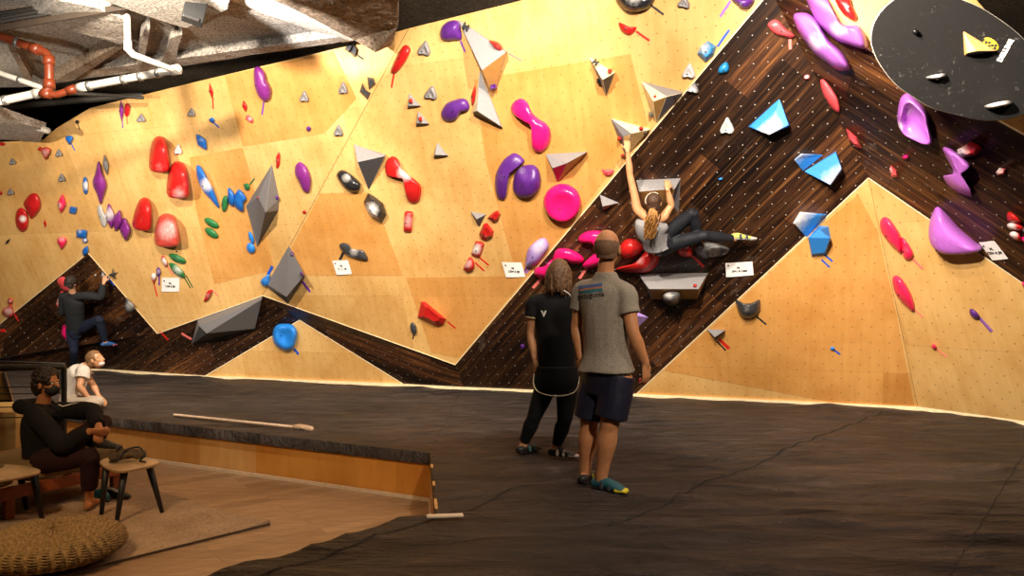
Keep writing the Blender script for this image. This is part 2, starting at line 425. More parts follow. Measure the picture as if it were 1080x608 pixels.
SHEETS = [('wall_left', [(200, 166), (256, 156), (274, 224), (290, 285), (226, 300), (207, 222)]), ('wall_left', [(237, 80), (352, 54), (376, 104), (342, 141), (256, 155)]),
  ('wall_center', [(500, 84), (665, 57), (683, 131), (612, 224), (558, 291), (545, 291), (533, 248), (512, 169)]), ('wall_center', [(338, 204), (392, 204), (425, 291), (291, 291)]),
  ('wall_center', [(428, 293), (556, 291), (484, 378), (455, 372)]), ('wall_right_lower', [(700, 391), (780, 318), (846, 256), (905, 205), (926, 245), (945, 330), (964, 428), (880, 425)])]  # last sheet is amber for the shading on the lower right wall
for nm, poly in SHEETS:
    tl = [t for t in TRI if t[4] == nm]; fcx = [t for t in tl if inside(t[0], sum(p[0] for p in poly)/len(poly), sum(p[1] for p in poly)/len(poly))]
    fc = (fcx or tl)[0]; n = fc[1]; bm = bmesh.new(); top = []
    for p in poly:
        t = [t for t in tl if inside(t[0], *p)] or [fc]; top.append(onp(t[0], p[0], p[1], .0025))
    hexa(bm, top, [v-n*.004 for v in top]); o = bm_obj(nm+'_sheet', bm, PLYA); o['kind'] = 'structure'
    u = Vector((0, 0, 1)).cross(n); u = u if u.x > 0 else -u; u = (u-n*u.dot(n)).normalized(); w = n.cross(u); uvl = o.data.uv_layers.new(name='UVMap')
    for p in o.data.polygons:
        for li in p.loop_indices:
            c = o.data.vertices[o.data.loops[li].vertex_index].co; uvl.data[li].uv = (c.dot(u)+20, c.dot(w)+20)
# ------------------------------------------------------------------ holds
TPL = dict(
    e=[(math.cos(a*math.pi/5), math.sin(a*math.pi/5)) for a in range(10)],
    leaf=[(0, -1), (.62, -.5), (1, .05), (.6, .6), (0, 1), (-.6, .55), (-1, 0), (-.62, -.5)],
    drop=[(0, -1), (.42, -.5), (.9, .15), (.8, .75), (0, 1), (-.8, .75), (-.9, .15), (-.42, -.5)],
    bullet=[(0, -1), (.55, -.82), (.85, -.25), (1, .5), (.86, .9), (0, 1), (-.86, .9), (-1, .5), (-.85, -.25), (-.55, -.82)],
    bean=[(-.3, -1), (.4, -.9), (.85, -.2), (1, .5), (.5, 1), (-.15, .9), (-.55, .25), (-1, -.35)],
    jug=[(0, -1), (.5, -.45), (1, .55), (.75, 1), (0, .8), (-.8, 1), (-1, .55), (-.5, -.35)],
    rect=[(-.7, -1), (.7, -1), (1, -.7), (1, .7), (.7, 1), (-.7, 1), (-1, .7), (-1, -.7)],
    fan=[(-.9, -.1), (-.4, -.8), (.3, -1), (.9, -.5), (1, .2), (.3, 1), (-.1, .8), (-.6, .3)],
    dia=[(0, -1), (.5, -.4), (1, .1), (.5, .6), (0, 1), (-.5, .5), (-1, 0), (-.5, -.5)])
def outline(sp):
    if isinstance(sp[0], str):
        t, cx, cy, w, h = sp[:5]; a = R(sp[5]) if len(sp) > 5 else 0
        return [(cx+x*w/2*math.cos(a)-y*h/2*math.sin(a), cy+x*w/2*math.sin(a)+y*h/2*math.cos(a)) for x, y in TPL[t]]
    return list(sp)
NB = 0
def hold(col, sp, h, label, chalk=0, pk=(0, 0), prof=1.0, smooth=True, group=None, bolt=None, mt=None, pocket=0, name='climbing_hold', lump=.06):
    """domed resin hold: the outline lies on the wall, the body swells out of it by h metres towards pk (px)"""
    global NB
    o2 = outline(sp); cx = sum(p[0] for p in o2)/len(o2); cy = sum(p[1] for p in o2)/len(o2)
    fc = facet(cx, cy, mt); n = fc[1]
    size = max(max(p[0] for p in o2)-min(p[0] for p in o2), max(p[1] for p in o2)-min(p[1] for p in o2))
    ring2 = [tuple(p) for p in (catmull(o2, 4 if size > 14 else 2, True) if smooth else o2)]
    K = (9 if size > 14 else 5) if smooth else 3
    m = len(ring2); verts = []; ch = []; faces = []
    cl = chalk if isinstance(chalk, list) else ([(cx+pk[0], cy+pk[1], size*.42, chalk)] if chalk else [])
    def chk(x, y): return min(1, sum(s*math.exp(-((x-a)**2+(y-b)**2)/(r*r)) for a, b, r, s in cl))
    seed = Vector((cx*.37, cy*.21, 3))
    fl = .0
    for i in range(K+1):
        t = i/K
        if smooth:
            s = math.cos(t*math.pi/2)**(.75*prof); z = math.sin(t*math.pi/2)**.9
        else:
            s, z = [(1, 0), (.92, .35), (.55, 1), (.0, .93)][i]
        if pocket and t > .55: z *= 1-pocket*((t-.55)/.45)**1.0
        if i == K: s = 0
        cnt = 1 if i == K else m
        for j in range(cnt):
            x, y = (cx, cy) if i == K else ring2[j]
            px = cx+(x-cx)*s+pk[0]*z**1.5; py = cy+(y-cy)*s+pk[1]*z**1.5
            q = onp(fc, px, py); hh = h*z-(.008 if i == 0 else 0)
            if smooth and 0 < i: hh *= 1+lump*4*(noise.noise(q*6+seed))
            verts.append(onp(fc, px, py, hh)); ch.append(chk(px, py))
    for i in range(K-1):
        for j in range(m):
            faces.append((i*m+j, i*m+(j+1) % m, (i+1)*m+(j+1) % m, (i+1)*m+j))
    for j in range(m): faces.append(((K-1)*m+j, (K-1)*m+(j+1) % m, K*m))
    faces.append(tuple(range(m))[::-1])
    org = onp(fc, cx, cy)
    o = mesh_obj(name, verts, faces, H[col] if isinstance(col, str) else col, origin=org, smooth=smooth)
    a = o.data.attributes.new('chalk', 'FLOAT', 'POINT'); a.data.foreach_set('value', ch)
    bm = bmesh.new(); bm.from_mesh(o.data); bmesh.ops.recalc_face_normals(bm, faces=bm.faces); bm.to_mesh(o.data); bm.free()
    tag(o, label, 'climbing hold', group)
    if bolt is None: bolt = size > 12
    if bolt:
        bx, by = (cx+pk[0]*.8, cy+pk[1]*.8) if bolt is True else bolt
        # sit the bolt on the surface
        bv = BVHTree.FromPolygons([tuple(v) for v in verts], faces)
        q = onp(fc, bx, by); hit = bv.ray_cast(q+n*1.0, -n)
        c = hit[0] if hit[0] else q+n*h
        bm = bmesh.new(); u = n.orthogonal().normalized(); w = n.cross(u)
        rr = .011 if size > 14 else .008
        hexa(bm, [c+n*.004+(u*math.cos(R(60*k))+w*math.sin(R(60*k)))*rr for k in range(6)], [c-n*.012+(u*math.cos(R(60*k))+w*math.sin(R(60*k)))*rr for k in range(6)])
        bm_obj('bolt', bm, STEEL, o)
    return o
def vol(vs, faces, mats, label, group=None, name='wall_volume', chalk=None, mt=None, fcp=None, cat='climbing volume'):
    """angular wooden volume: corners (px, py, metres off the wall)"""
    cx = sum(v[0] for v in vs)/len(vs); cy = sum(v[1] for v in vs)/len(vs)
    fc = facet(*(fcp or (cx, cy)), mt); vv = [onp(fc, v[0], v[1], v[2] if v[2] else -.004) for v in vs]
    base = [i for i, v in enumerate(vs) if v[2] == 0]
    ml = []; idx = []
    for f, m in faces:
        if m not in ml: ml.append(m)
        idx.append(ml.index(m))
    o = mesh_obj(name, vv, [f for f, m in faces], ml, origin=onp(fc, cx, cy), midx=idx)
    bm = bmesh.new(); bm.from_mesh(o.data)
    bmesh.ops.holes_fill(bm, edges=bm.edges); bmesh.ops.recalc_face_normals(bm, faces=bm.faces)
    bmesh.ops.bevel(bm, geom=list(bm.edges), offset=.004, segments=1, affect='EDGES')
    # wall-side direction may be inverted for open shells: compare with the facet normal
    bm.to_mesh(o.data); bm.free()
    if chalk:
        a = o.data.attributes.new('chalk', 'FLOAT', 'POINT')
        vals = []
        for v in o.data.vertices:
            w = v.co+o.location; px = CX+w.x/w.y*F; py = CY-(w.z-CAMZ)/w.y*F
            vals.append(min(1, sum(s*math.exp(-((px-x)**2+(py-y)**2)/(r*r)) for x, y, r, s in chalk)))
        a.data.foreach_set('value', vals)
    return tag(o, label, cat, group)
TAPEM = {}
def tape(col, a, b, w, label, mt=None, h=.0):
    fc = facet((a[0]+b[0])/2, (a[1]+b[1])/2, mt); n = fc[1]
    A, B = onp(fc, *a, h), onp(fc, *b, h); d = (B-A).normalized(); s = n.cross(d).normalized(); ww = w*A.y/F/2
    bm = bmesh.new(); N = 6
    rnd = random.Random(a[0]*7+a[1])
    pts = [A+(B-A)*i/N+s*rnd.uniform(-.08, .08)*ww for i in range(N+1)]
    top = [p-s*ww*rnd.uniform(.88, 1.05)+n*.004 for p in pts]+[p+s*ww*rnd.uniform(.88, 1.05)+n*.004 for p in reversed(pts)]
    hexa(bm, top, [v-n*.004 for v in top])
    o = bm_obj('tape_strip', bm, TAPEM[col], origin=(A+B)/2)
    return tag(o, label, 'tape', 'tape strips stuck beside the holds')
for nm, c in dict(red=(.62, .015, .01), pink=(.85, .18, .16), blue=(.01, .08, .50), purple=(.14, .03, .32), black=(.015, .015, .018), green=(.01, .10, .03), orange=(.6, .12, .03), lilac=(.25, .10, .5)).items():
    TAPEM[nm] = plain(nm+'_tape', c, .6)

GJ = 'small grey jugs scattered over the left plywood'
def jug(x, y, w, h, label, ang=0, col='grey', ch=.35):
    return hold(col, ('jug', x, y, w, h, ang), .065, label, chalk=ch, pk=(-w*.12, h*.18), pocket=.55, group='small grey jugs scattered over the wall')
jug(13, 170, 8, 7, 'small grey jug, topmost of the two by the left edge of the wall', -10)
jug(11, 202, 8, 7, 'small grey jug, lower of the two by the left edge of the wall', -10)
jug(62, 161, 8, 8, 'small grey jug just right of the round pink knob', -5)
jug(65, 187, 8, 9, 'small grey jug straight below the one beside the pink knob', -5)
jug(149, 124, 10, 9, 'small grey jug right of the thin purple and red pair', 0)
jug(202, 118, 9, 9, 'small grey jug under the dark gap, left of the thin red hold')
jug(188, 157, 9, 11, 'small chalked grey jug above the second big red macro', 0, 'white', .3)
jug(321, 101, 10, 12, 'small grey jug right of the big plum teardrop')
jug(362, 92, 10, 13, 'small grey jug below the black shards at the beam end')
jug(357, 137, 10, 12, 'small grey jug above the black and silver bean')
jug(448, 50, 14, 15, 'grey jug right of the red popsicle hold', 8)
jug(455, 97, 14, 14, 'grey jug above the upper purple brick shape', 8)
jug(727, 74, 14, 15, 'white jug with open pocket beside the light blue block', 5, 'white', .2)
jug(767, 132, 15, 17, 'white triangular jug alone on the dark wood', 0, 'white', .1)
jug(722, 2, 14, 11, 'grey jug cut off by the top of the picture', 12)
jug(732, 92, 13, 11, 'chalky grey jug on the dark wood next to the pale edge', 10, 'silver', 1)

# far left
hold('red', ('e', 2, 152, 7, 4), .05, 'tiny flat red hold at the upper left edge')
hold('red', ('drop', 42, 157, 5, 5), .04, 'tiny red chip touching the round pink knob')
hold('dusty', ('drop', 48, 162, 11, 14, 180), .10, 'round pink knob with chalk below the concrete ledge', chalk=.5)
hold('blue', ('drop', 73, 148, 9, 10, 180), .07, 'small blue triangular hold near the concrete ledge', chalk=.25)
tape('blue', (75, 151), (79, 159), 1.4, 'short blue tape tail under the small triangular hold')
hold('black', ('fan', 81, 129, 5, 5), .04, 'tiny black hold high on the left wall')
tape('black', (82, 131), (84.5, 137), 1.3, 'black tape tail under the tiny high black hold')
hold('crimson', ('fan', 33, 217, 19, 27, 8), .10, 'upper fan of the two overlapping crimson holds', chalk=[(33, 217, 6, .25)])
hold('crimson', ('e', 23, 232, 14, 26, -5), .08, 'lower oval of the two overlapping crimson holds', chalk=[(24, 231, 4, 1)])
hold('rose', ('leaf', 65, 215, 9, 20, 5), .07, 'narrow pink oval left of the small blue cube', chalk=[(62, 217, 4, .7)])
hold('blue', ('rect', 77, 222, 8, 8, 10), .06, 'small blue cube hold above the blue trio', smooth=False)
hold('blue', ('e', 90, 196, 6, 19, -3), .05, 'slim blue oval with a chalked face', chalk=[(91, 196, 5, 1)])
hold('plum', ('dia', 105, 193, 15, 46, -3), .10, 'tall pointed plum leaf hold')
hold('silver', ('leaf', 111.5, 174, 6, 22, -8), .05, 'silver crescent at the top of the plum leaf', chalk=.4)
hold('white', ('bean', 108, 228, 9, 24, 170), .05, 'white crescent at the foot of the plum leaf', chalk=.3)
hold('plum', ('leaf', 116, 228, 10, 27, -6), .07, 'chalky mauve petal, first of the three by the crescent', chalk=[(114, 226, 8, .8)])
hold('plum', ('leaf', 124, 233, 11, 23, 10), .09, 'plum petal in the middle of the three')
hold('plum', ('leaf', 132, 242, 12, 25, -4), .10, 'plum petal, lowest of the three')
hold('blue', ('rect', 86, 247, 11, 9, 5), .07, 'blue knob, top of the trio above the brown peak', chalk=[(84, 244, 4, .5)])
hold('blue', ('e', 89.5, 254, 6, 6), .05, 'small chalked blue bead in the middle of the trio', chalk=.9)
hold('blue', ('leaf', 90, 265, 7, 12, 20), .06, 'blue chip at the tip of the brown peak')
hold('rose', ('drop', 65, 257, 11, 14, 180), .07, 'rose drop left of the blue trio', chalk=[(65, 252, 5, .5)])
hold('red', ('leaf', 47.5, 236, 3, 9, -8), .02, 'thin red sliver right of the overlapping crimson holds')
hold('black', ('leaf', 8, 255, 3, 9, 40), .03, 'thin black bar with chalk at its lower end', chalk=[(5, 260, 3, 1)])
hold('crimson', ('e', 1, 204, 3, 4), .03, 'tiny dark red dot at the left edge of the wall')
hold('dusty', ('drop', 9, 328, 14, 15, 20), .09, 'pink boulder on the far left brown edge', chalk=.6)
hold('dusty', ('e', 10.5, 318, 6, 7), .06, 'pink bead on top of the pink boulder', chalk=.5)
tape('red', (14.5, 330), (19.5, 339), 2.4, 'red tape tail under the pink boulder on the far left')
hold('red', ('rect', 3, 349, 6, 4), .03, 'flat bright red block by the sofa rail')
hold('black', ('rect', 3, 345, 4, 3), .03, 'tiny black block on top of the flat red block')
hold('pink', [(60, 296), (65, 292), (70, 294), (71, 300), (73, 307), (68, 307), (63, 303)], .08, 'pink bone top beside the dark-haired climber', mt='brown')
hold('pink', [(64, 308), (67, 308), (66, 316), (67, 324), (63, 326), (59, 322), (61, 315)], .08, 'pale pink bone end behind the far climber', chalk=.7, mt='brown')
hold('magenta', ('leaf', 70, 351, 11, 21, -18), .08, 'hot pink oval below the far climber', mt='brown')
hold('silver', ('leaf', 108.5, 291, 4, 10, -12), .05, 'thin silver hold gripped by the far climber', chalk=.6)
hold('slate', [(114, 290), (118, 288), (118.5, 283), (120, 288), (124, 287), (121, 291), (122, 295), (117, 292)], .05, 'dark star-shaped hold by the far climber hand', mt='ply')
tape('blue', (112, 292), (120.5, 301), 2.6, 'blue tape strip under the far climber hand')
hold('silver', ('drop', 136, 322, 12, 17, -20), .10, 'grey boulder on the brown peak right of the far climber', chalk=.5, mt='brown')
hold('silver', ('e', 100.5, 290.5, 2.5, 2.5), .03, 'tiny pale stud left of the far climber hand', chalk=1)
tape('red', (168.5, 349.5), (177.5, 359), 2.6, 'red tape strip at the low corner of the left plywood')
tape('pink', (191.5, 352), (202, 358), 3, 'pink tape strip left of the long grey volume', mt='brown')
hold('rose', ('leaf', 110, 362, 4, 4), .03, 'little rose chip under the far climber foot', mt='brown')
# second column
hold('plum', ('leaf', 128, 117, 5, 22, -2), .04, 'thin plum leaf high under the white pipe')
tape('purple', (129, 127), (129.5, 135), 1.3, 'purple tape tail under the thin plum leaf')
hold('crimson', ('e', 134, 116, 6, 15, 3), .05, 'slim red oval next to the thin plum leaf')
tape('orange', (134, 123), (134.5, 131), 1.2, 'orange tape tail under the slim red oval')
mac = dict(group='four tall red macros on the left plywood', pk=(1, 7), prof=.62, lump=.02)
hold('red', ('bullet', 168, 162, 22, 37, 0), .24, 'tall red macro, highest of the four', chalk=[(168, 176, 9, .35)], **mac)
hold('red', ('bullet', 188, 189, 25, 38, 0), .26, 'wide red macro, touching the highest one', chalk=[(189, 204, 10, .5)], **mac)
hold('red', ('bullet', 151, 225, 20, 34, 8), .20, 'narrow red macro, leftmost of the four', chalk=[(150, 232, 8, .3)], **mac)
hold('dusty', ('bullet', 176, 242, 27, 34, 0), .24, 'pale chalked red macro, lowest of the four', chalk=[(177, 243, 14, .6)], **mac)
hold('red', ('leaf', 222.5, 96, 4, 16, -10), .04, 'thin red sliver high below the slab edge')
tape('red', (224.5, 103), (225, 115), 1.4, 'red tape tail under the high red sliver')
hold('blue', ('fan', 223, 127, 7, 6), .05, 'little blue hold with an angled tail')
tape('blue', (225, 129), (231, 134.5), 1.8, 'blue tape tail of the little blue hold')
hold('blue', ('leaf', 212.5, 150, 10, 20, -32), .07, 'blue shard left of the long blue blade', chalk=[(212, 148, 5, .35)])
hold('blue', [(207, 175), (212, 176), (219, 188), (226, 202), (231.5, 220), (222, 211), (213, 200), (208, 187)], .10, 'long blue blade hold', chalk=[(218, 195, 8, .9)])
hold('green', ('e', 237, 215, 7, 18, 6), .06, 'upright green pill beside the blue pair', chalk=.2)
hold('blue', [(240.5, 198), (247, 204), (248, 212), (246, 218), (241, 214)], .09, 'blue half shell, left of the pair')
hold('blue', [(249, 203), (253, 200), (260, 209), (257, 215), (256, 224), (248, 219), (246, 212)], .10, 'blue half shell, right of the pair')
hold('green', ('bean', 260, 197, 8, 7, 20), .05, 'small green bean with a dark tail')
tape('green', (263.5, 195), (268.5, 188.5), 1.7, 'dark green tape tail of the small green bean')
hold('red', ('leaf', 258, 112, 5, 13, -12), .05, 'red spindle, upper of two left of the plum teardrop')
hold('pink', ('bean', 263, 126, 7, 10, -30), .04, 'pink curl, lower of two left of the plum teardrop', chalk=.5)
hold('plum', [(268, 73), (273, 70), (279, 76), (281, 84), (286, 95), (284.5, 105), (279, 107.5), (272, 101), (268, 88)], .14, 'big glossy plum teardrop under the dark gap', pk=(-1, 0))
tape('purple', (278.5, 107), (276.5, 121), 2, 'purple tape tail of the big plum teardrop')
hold('purple', ('e', 325.5, 136, 5, 6), .04, 'tiny purple dot hold on open plywood')
hold('red', ('bean', 293, 169.5, 5, 17, 10), .04, 'thin red crescent above the diamond volume', chalk=.3)
hold('plum', [(312, 174), (317, 171), (324, 177), (328, 190), (326, 203), (320, 202), (315, 192), (311, 183)], .10, 'plum bean right of the diamond volume', chalk=[(316, 185, 6, .15)])
hold('red', ('e', 321, 224, 4, 4), .03, 'tiny red dot on the crease of the plywood')
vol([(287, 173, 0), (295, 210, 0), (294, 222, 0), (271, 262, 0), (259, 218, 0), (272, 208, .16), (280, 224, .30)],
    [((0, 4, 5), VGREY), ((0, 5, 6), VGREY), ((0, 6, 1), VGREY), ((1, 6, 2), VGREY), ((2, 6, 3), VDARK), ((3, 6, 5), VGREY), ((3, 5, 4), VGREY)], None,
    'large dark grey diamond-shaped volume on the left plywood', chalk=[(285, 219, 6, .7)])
hold('red', ('e', 272, 209, 3.4, 3.4), .19, 'tiny red chip on the large diamond volume', lump=0)
hold('purple', ('e', 292, 209, 5, 5), .08, 'tiny purple chip at the right corner of the diamond volume')
hold('azure', ('e', 265, 251, 5, 14, -18), .06, 'slim blue chip under the diamond volume')
hold('azure', ('e', 264.5, 262, 9, 12, -20), .07, 'blue pebble under the diamond volume', chalk=.3)
hold('green', ('e', 223, 235.5, 8, 18, -58), .06, 'green pill, upper of the middle pair', chalk=.2)
hold('green', ('e', 223, 246, 8, 17, -54), .06, 'green pill, lower of the middle pair')
hold('green', ('e', 187, 273, 8, 20, -65), .06, 'green pill above the curved green one', chalk=.3)
hold('green', [(178, 278), (183, 278), (190, 283), (195, 290), (194, 294), (189, 292), (182, 287)], .06, 'curved chalky green pill over the white sign', chalk=[(187, 285, 7, .6)])
tape('green', (194, 292), (201, 304), 1.5, 'dark green tape strip, left of the pair by the sign')
tape('green', (196.5, 291), (203.5, 303.5), 1.5, 'dark green tape strip, right of the pair by the sign')
hold('red', ('bean', 173, 276, 6, 13, -15), .05, 'small chalked red hold by the green pills', chalk=.9)
tape('pink', (177, 281), (182.5, 290), 1.6, 'pale pink tape tail by the green pills')
hold('purple', ('e', 167, 287, 5, 10), .05, 'small purple knob left of the white sign', chalk=.5)
tape('purple', (168, 292), (168, 301), 2, 'purple tape tail left of the white sign')
hold('red', ('drop', 162, 294, 6, 12, 180), .05, 'small red knob with chalked top left of the purple knob', chalk=[(162, 291, 5, 1)])
tape('red', (162.5, 299), (166, 313), 1.5, 'thin red tape tail of the chalk-topped knob')
hold('black', ('e', 186, 265.5, 2, 2), .02, 'tiny black stud above the green pills')
hold('red', ('bean', 219, 312, 6, 15, 35), .05, 'red curl above the long grey volume', chalk=.4)
tape('pink', (224, 306), (231, 313), 1.4, 'pale pink tape tail of the red curl')
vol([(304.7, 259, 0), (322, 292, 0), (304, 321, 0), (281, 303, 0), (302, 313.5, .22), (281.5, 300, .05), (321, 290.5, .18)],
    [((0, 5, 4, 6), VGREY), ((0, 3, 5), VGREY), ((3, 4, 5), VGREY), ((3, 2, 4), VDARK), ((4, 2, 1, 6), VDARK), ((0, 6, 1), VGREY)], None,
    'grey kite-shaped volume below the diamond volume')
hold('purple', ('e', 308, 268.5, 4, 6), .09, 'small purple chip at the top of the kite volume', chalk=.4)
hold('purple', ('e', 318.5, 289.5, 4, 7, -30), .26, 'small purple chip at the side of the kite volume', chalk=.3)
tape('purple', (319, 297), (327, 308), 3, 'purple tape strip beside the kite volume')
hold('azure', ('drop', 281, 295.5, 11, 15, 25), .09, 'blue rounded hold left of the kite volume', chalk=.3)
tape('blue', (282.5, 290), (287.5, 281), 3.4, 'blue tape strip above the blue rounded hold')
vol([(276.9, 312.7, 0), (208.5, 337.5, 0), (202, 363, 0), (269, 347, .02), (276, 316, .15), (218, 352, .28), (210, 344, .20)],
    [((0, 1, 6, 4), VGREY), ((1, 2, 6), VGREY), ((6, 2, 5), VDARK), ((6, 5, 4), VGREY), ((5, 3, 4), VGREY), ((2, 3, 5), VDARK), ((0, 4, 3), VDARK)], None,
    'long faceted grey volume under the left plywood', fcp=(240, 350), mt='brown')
hold('azure', [(288, 349), (292, 343), (300, 341.5), (309, 343), (313.5, 350), (312.5, 360), (308, 369), (301, 370.5), (293, 367), (288, 360)], .16, 'big blue jug on the low plywood triangle', mt='ply', pocket=.5, bolt=(300, 352))
tape('blue', (310, 368), (315, 374), 3, 'blue tape strip under the big blue jug', mt='ply')
# middle
hold('slate', [(357.5, 259), (362, 256), (368, 258), (370, 262), (376, 263), (384, 265), (388, 275), (378, 274), (368, 271), (362, 267)], .08, 'black bone-shaped hold above the tilted sign', chalk=[(373, 266, 6, .6)])
tape('black', (363, 265), (358.5, 274.5), 3.2, 'black tape strip between bone hold and tilted sign')
hold('black', [(355, 186), (358, 180), (364, 180), (373, 186), (380.5, 194), (379, 201), (372, 203), (363, 199)], .12, 'glossy black bean with a chalked slot', chalk=[(365, 188, 6, .6)], pk=(1, 2))
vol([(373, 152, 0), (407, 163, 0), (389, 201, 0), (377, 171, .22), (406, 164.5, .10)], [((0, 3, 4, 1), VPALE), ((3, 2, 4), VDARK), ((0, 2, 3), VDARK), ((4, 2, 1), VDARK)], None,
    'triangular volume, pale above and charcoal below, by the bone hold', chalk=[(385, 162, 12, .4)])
hold('black', [(388, 203), (395, 207), (404, 214), (408, 227), (402.5, 237), (393, 231), (387, 222), (383, 213)], .13, 'black faceted crystal hold with chalk', smooth=False, chalk=[(392, 221, 8, 1)])
hold('red', [(407, 171), (411, 166), (416, 165), (421, 170), (423, 177), (430, 184), (437, 189), (443, 195), (444.5, 203), (442, 212), (436, 215), (430, 212), (428, 203), (426, 192), (421, 186), (414, 184.5), (408, 186), (406, 179)], .12, 'red bone-shaped hold with a chalked waist', chalk=[(427, 183, 9, .9)])
hold('red', ('rect', 430.5, 234, 9, 22, 4), .07, 'upright red block below the red bone', chalk=.5)
hold('slate', ('e', 436, 347, 7, 14, -12), .05, 'small black pod low on the centre plywood')
tape('black', (436.5, 352), (435.5, 358), 1.4, 'black tape tail of the small low pod')
hold('red', [(444, 318), (448, 318), (471, 337), (468, 343), (461, 345), (440, 335)], .10, 'flat bright red shield low on the centre plywood', smooth=False, lump=0)
tape('red', (472, 339.5), (480.5, 346.5), 2, 'red tape tail of the bright red shield')
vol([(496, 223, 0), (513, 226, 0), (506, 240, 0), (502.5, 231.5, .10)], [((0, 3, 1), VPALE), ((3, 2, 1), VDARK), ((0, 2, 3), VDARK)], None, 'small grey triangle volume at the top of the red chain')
hold('red', [(514, 230), (520, 224), (525, 221.5), (528, 226), (526, 232), (521, 235)], .08, 'red stone, topmost of the chain of four', smooth=False)
hold('red', [(505, 247), (510, 236), (514, 235), (521, 244), (520, 250), (513, 254), (507, 252)], .09, 'red stone, second and largest of the chain', smooth=False, chalk=[(512, 251, 4, .4)])
hold('red', ('rect', 504, 263, 10, 16, 18), .07, 'red stone with white chalk, third of the chain', chalk=[(502, 263, 6, 1)])
hold('red', [(489, 282), (495, 271.5), (500, 276), (500, 284), (494, 287.5), (489.5, 285)], .07, 'red stone, lowest of the chain', chalk=[(493, 279, 6, .6)])
tape('red', (505, 271), (515.5, 280), 1.6, 'red tape strip, right of the two under the chain')
tape('red', (501, 277), (511, 286), 1.6, 'red tape strip, left of the two under the chain')
hold('lilac', [(554, 278), (556, 265), (562, 257), (570, 251.5), (576, 252), (579, 260), (574, 269), (567, 278), (560, 282), (555, 282)], .13, 'lilac loaf-shaped hold beside the dark panel', chalk=[(568, 260, 12, .6)], mt='ply')
tape('purple', (557, 280), (552.5, 288), 1.8, 'purple tape strip, left of the pair by the lilac loaf', mt='ply')
tape('lilac', (560, 281), (555, 288.5), 1.8, 'lilac tape strip, right of the pair by the lilac loaf', mt='ply')
hold('red', [(412, 75), (420, 56), (426, 48), (431, 48.5), (433, 54), (427, 66), (418, 77)], .09, 'red popsicle-shaped hold near the beam end', lump=.02)
tape('red', (416, 76), (413, 92.5), 2, 'red tape stick of the popsicle-shaped hold')
hold('slate', [(363, 52), (369, 45), (373, 48), (368, 56)], .05, 'black shard, left of the pair at the beam end', smooth=False)
hold('slate', [(369, 56), (374, 46), (377, 51), (376, 58), (374, 61)], .05, 'black shard, right of the pair at the beam end', smooth=False)
tape('black', (377, 58), (383.5, 62.5), 2, 'black tape tail of the shards at the beam end')
hold('slate', [(387, 81), (394, 82), (396.5, 89), (389, 95.5)], .05, 'black shard, upper right of the pair by the crease', smooth=False)
hold('slate', [(382, 87), (386, 95), (391.5, 98), (388, 106), (379, 97)], .05, 'black shard, lower left of the pair by the crease', smooth=False)
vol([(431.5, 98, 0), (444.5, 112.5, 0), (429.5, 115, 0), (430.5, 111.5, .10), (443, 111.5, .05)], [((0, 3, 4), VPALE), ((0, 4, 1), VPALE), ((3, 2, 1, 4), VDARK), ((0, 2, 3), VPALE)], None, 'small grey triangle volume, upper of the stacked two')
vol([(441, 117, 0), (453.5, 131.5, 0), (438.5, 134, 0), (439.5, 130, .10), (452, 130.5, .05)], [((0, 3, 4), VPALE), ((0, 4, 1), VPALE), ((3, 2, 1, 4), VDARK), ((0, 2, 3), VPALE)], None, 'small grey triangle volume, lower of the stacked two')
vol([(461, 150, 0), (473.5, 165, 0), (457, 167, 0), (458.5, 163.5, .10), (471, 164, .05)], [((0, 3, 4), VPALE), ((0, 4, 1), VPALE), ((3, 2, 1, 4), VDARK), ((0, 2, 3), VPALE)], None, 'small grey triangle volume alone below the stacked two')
hold('red', ('bean', 433, 107, 6, 6, 20), .13, 'red chip on the upper stacked triangle', bolt=False)
hold('red', ('bean', 443, 126, 6, 6, 20), .13, 'red chip on the lower stacked triangle', bolt=False)
hold('purple', [(464, 38), (466, 28), (474, 22), (483, 22), (486, 30), (487, 41), (479, 43), (468, 43)], .11, 'purple rock beside the big grey volume tip', lump=.1)
tape('purple', (485.5, 43), (490.5, 54.5), 2, 'purple tape tail of the purple rock')
hold('purple', [(465, 121), (470, 110), (482, 104.5), (491, 104.5), (495.5, 112), (493, 117), (487, 118), (480, 127), (470, 128)], .11, 'purple bean beside the narrow grey spike', lump=.08)
vol([(482.5, 20, 0), (535, 54, .02), (520, 104, 0), (508, 74, .34), (533.5, 55, .20)], [((0, 3, 4), VPALE), ((0, 4, 1), VPALE), ((3, 2, 4), VBRN), ((4, 2, 1), VBRN), ((0, 2, 3), VWOOD)], None,
    'large grey spike volume with a printed crest and brown underside')
vol([(506, 74, 0), (530.5, 135.5, 0), (501, 121, 0), (498.5, 119, .08), (503, 117, .20), (529, 134, .08)], [((0, 4, 5), VPALE), ((0, 5, 1), VPALE), ((4, 3, 2, 1, 5), VDARK), ((0, 3, 4), VCREAM), ((0, 2, 3), VCREAM)], None,
    'narrow grey spike volume hanging under the large one')
hold('red', ('bean', 523, 48.5, 20, 9, 28), .24, 'bright red chip on the large grey spike', bolt=False, lump=0)
tape('pink', (536, 56), (550.5, 64.5), 1.8, 'pale red tape strip right of the large grey spike')
hold('red', ('leaf', 499.5, 101, 5, 22, 8), .05, 'red sliver left of the narrow grey spike')
hold('purple', ('rect', 520, 91.5, 9, 7, -10), .14, 'small purple block on the underside of the large spike', smooth=False, bolt=False)
hold('magenta', [(539, 112), (544, 105.5), (551, 104), (557, 109), (561, 118), (568, 125), (577, 131), (581, 141), (578, 154), (570, 161), (562, 158), (560, 147), (560, 136), (554, 127), (545, 123), (540, 119)], .15, 'hot pink bone-shaped hold on the centre plywood', pk=(1, 2), lump=.02)
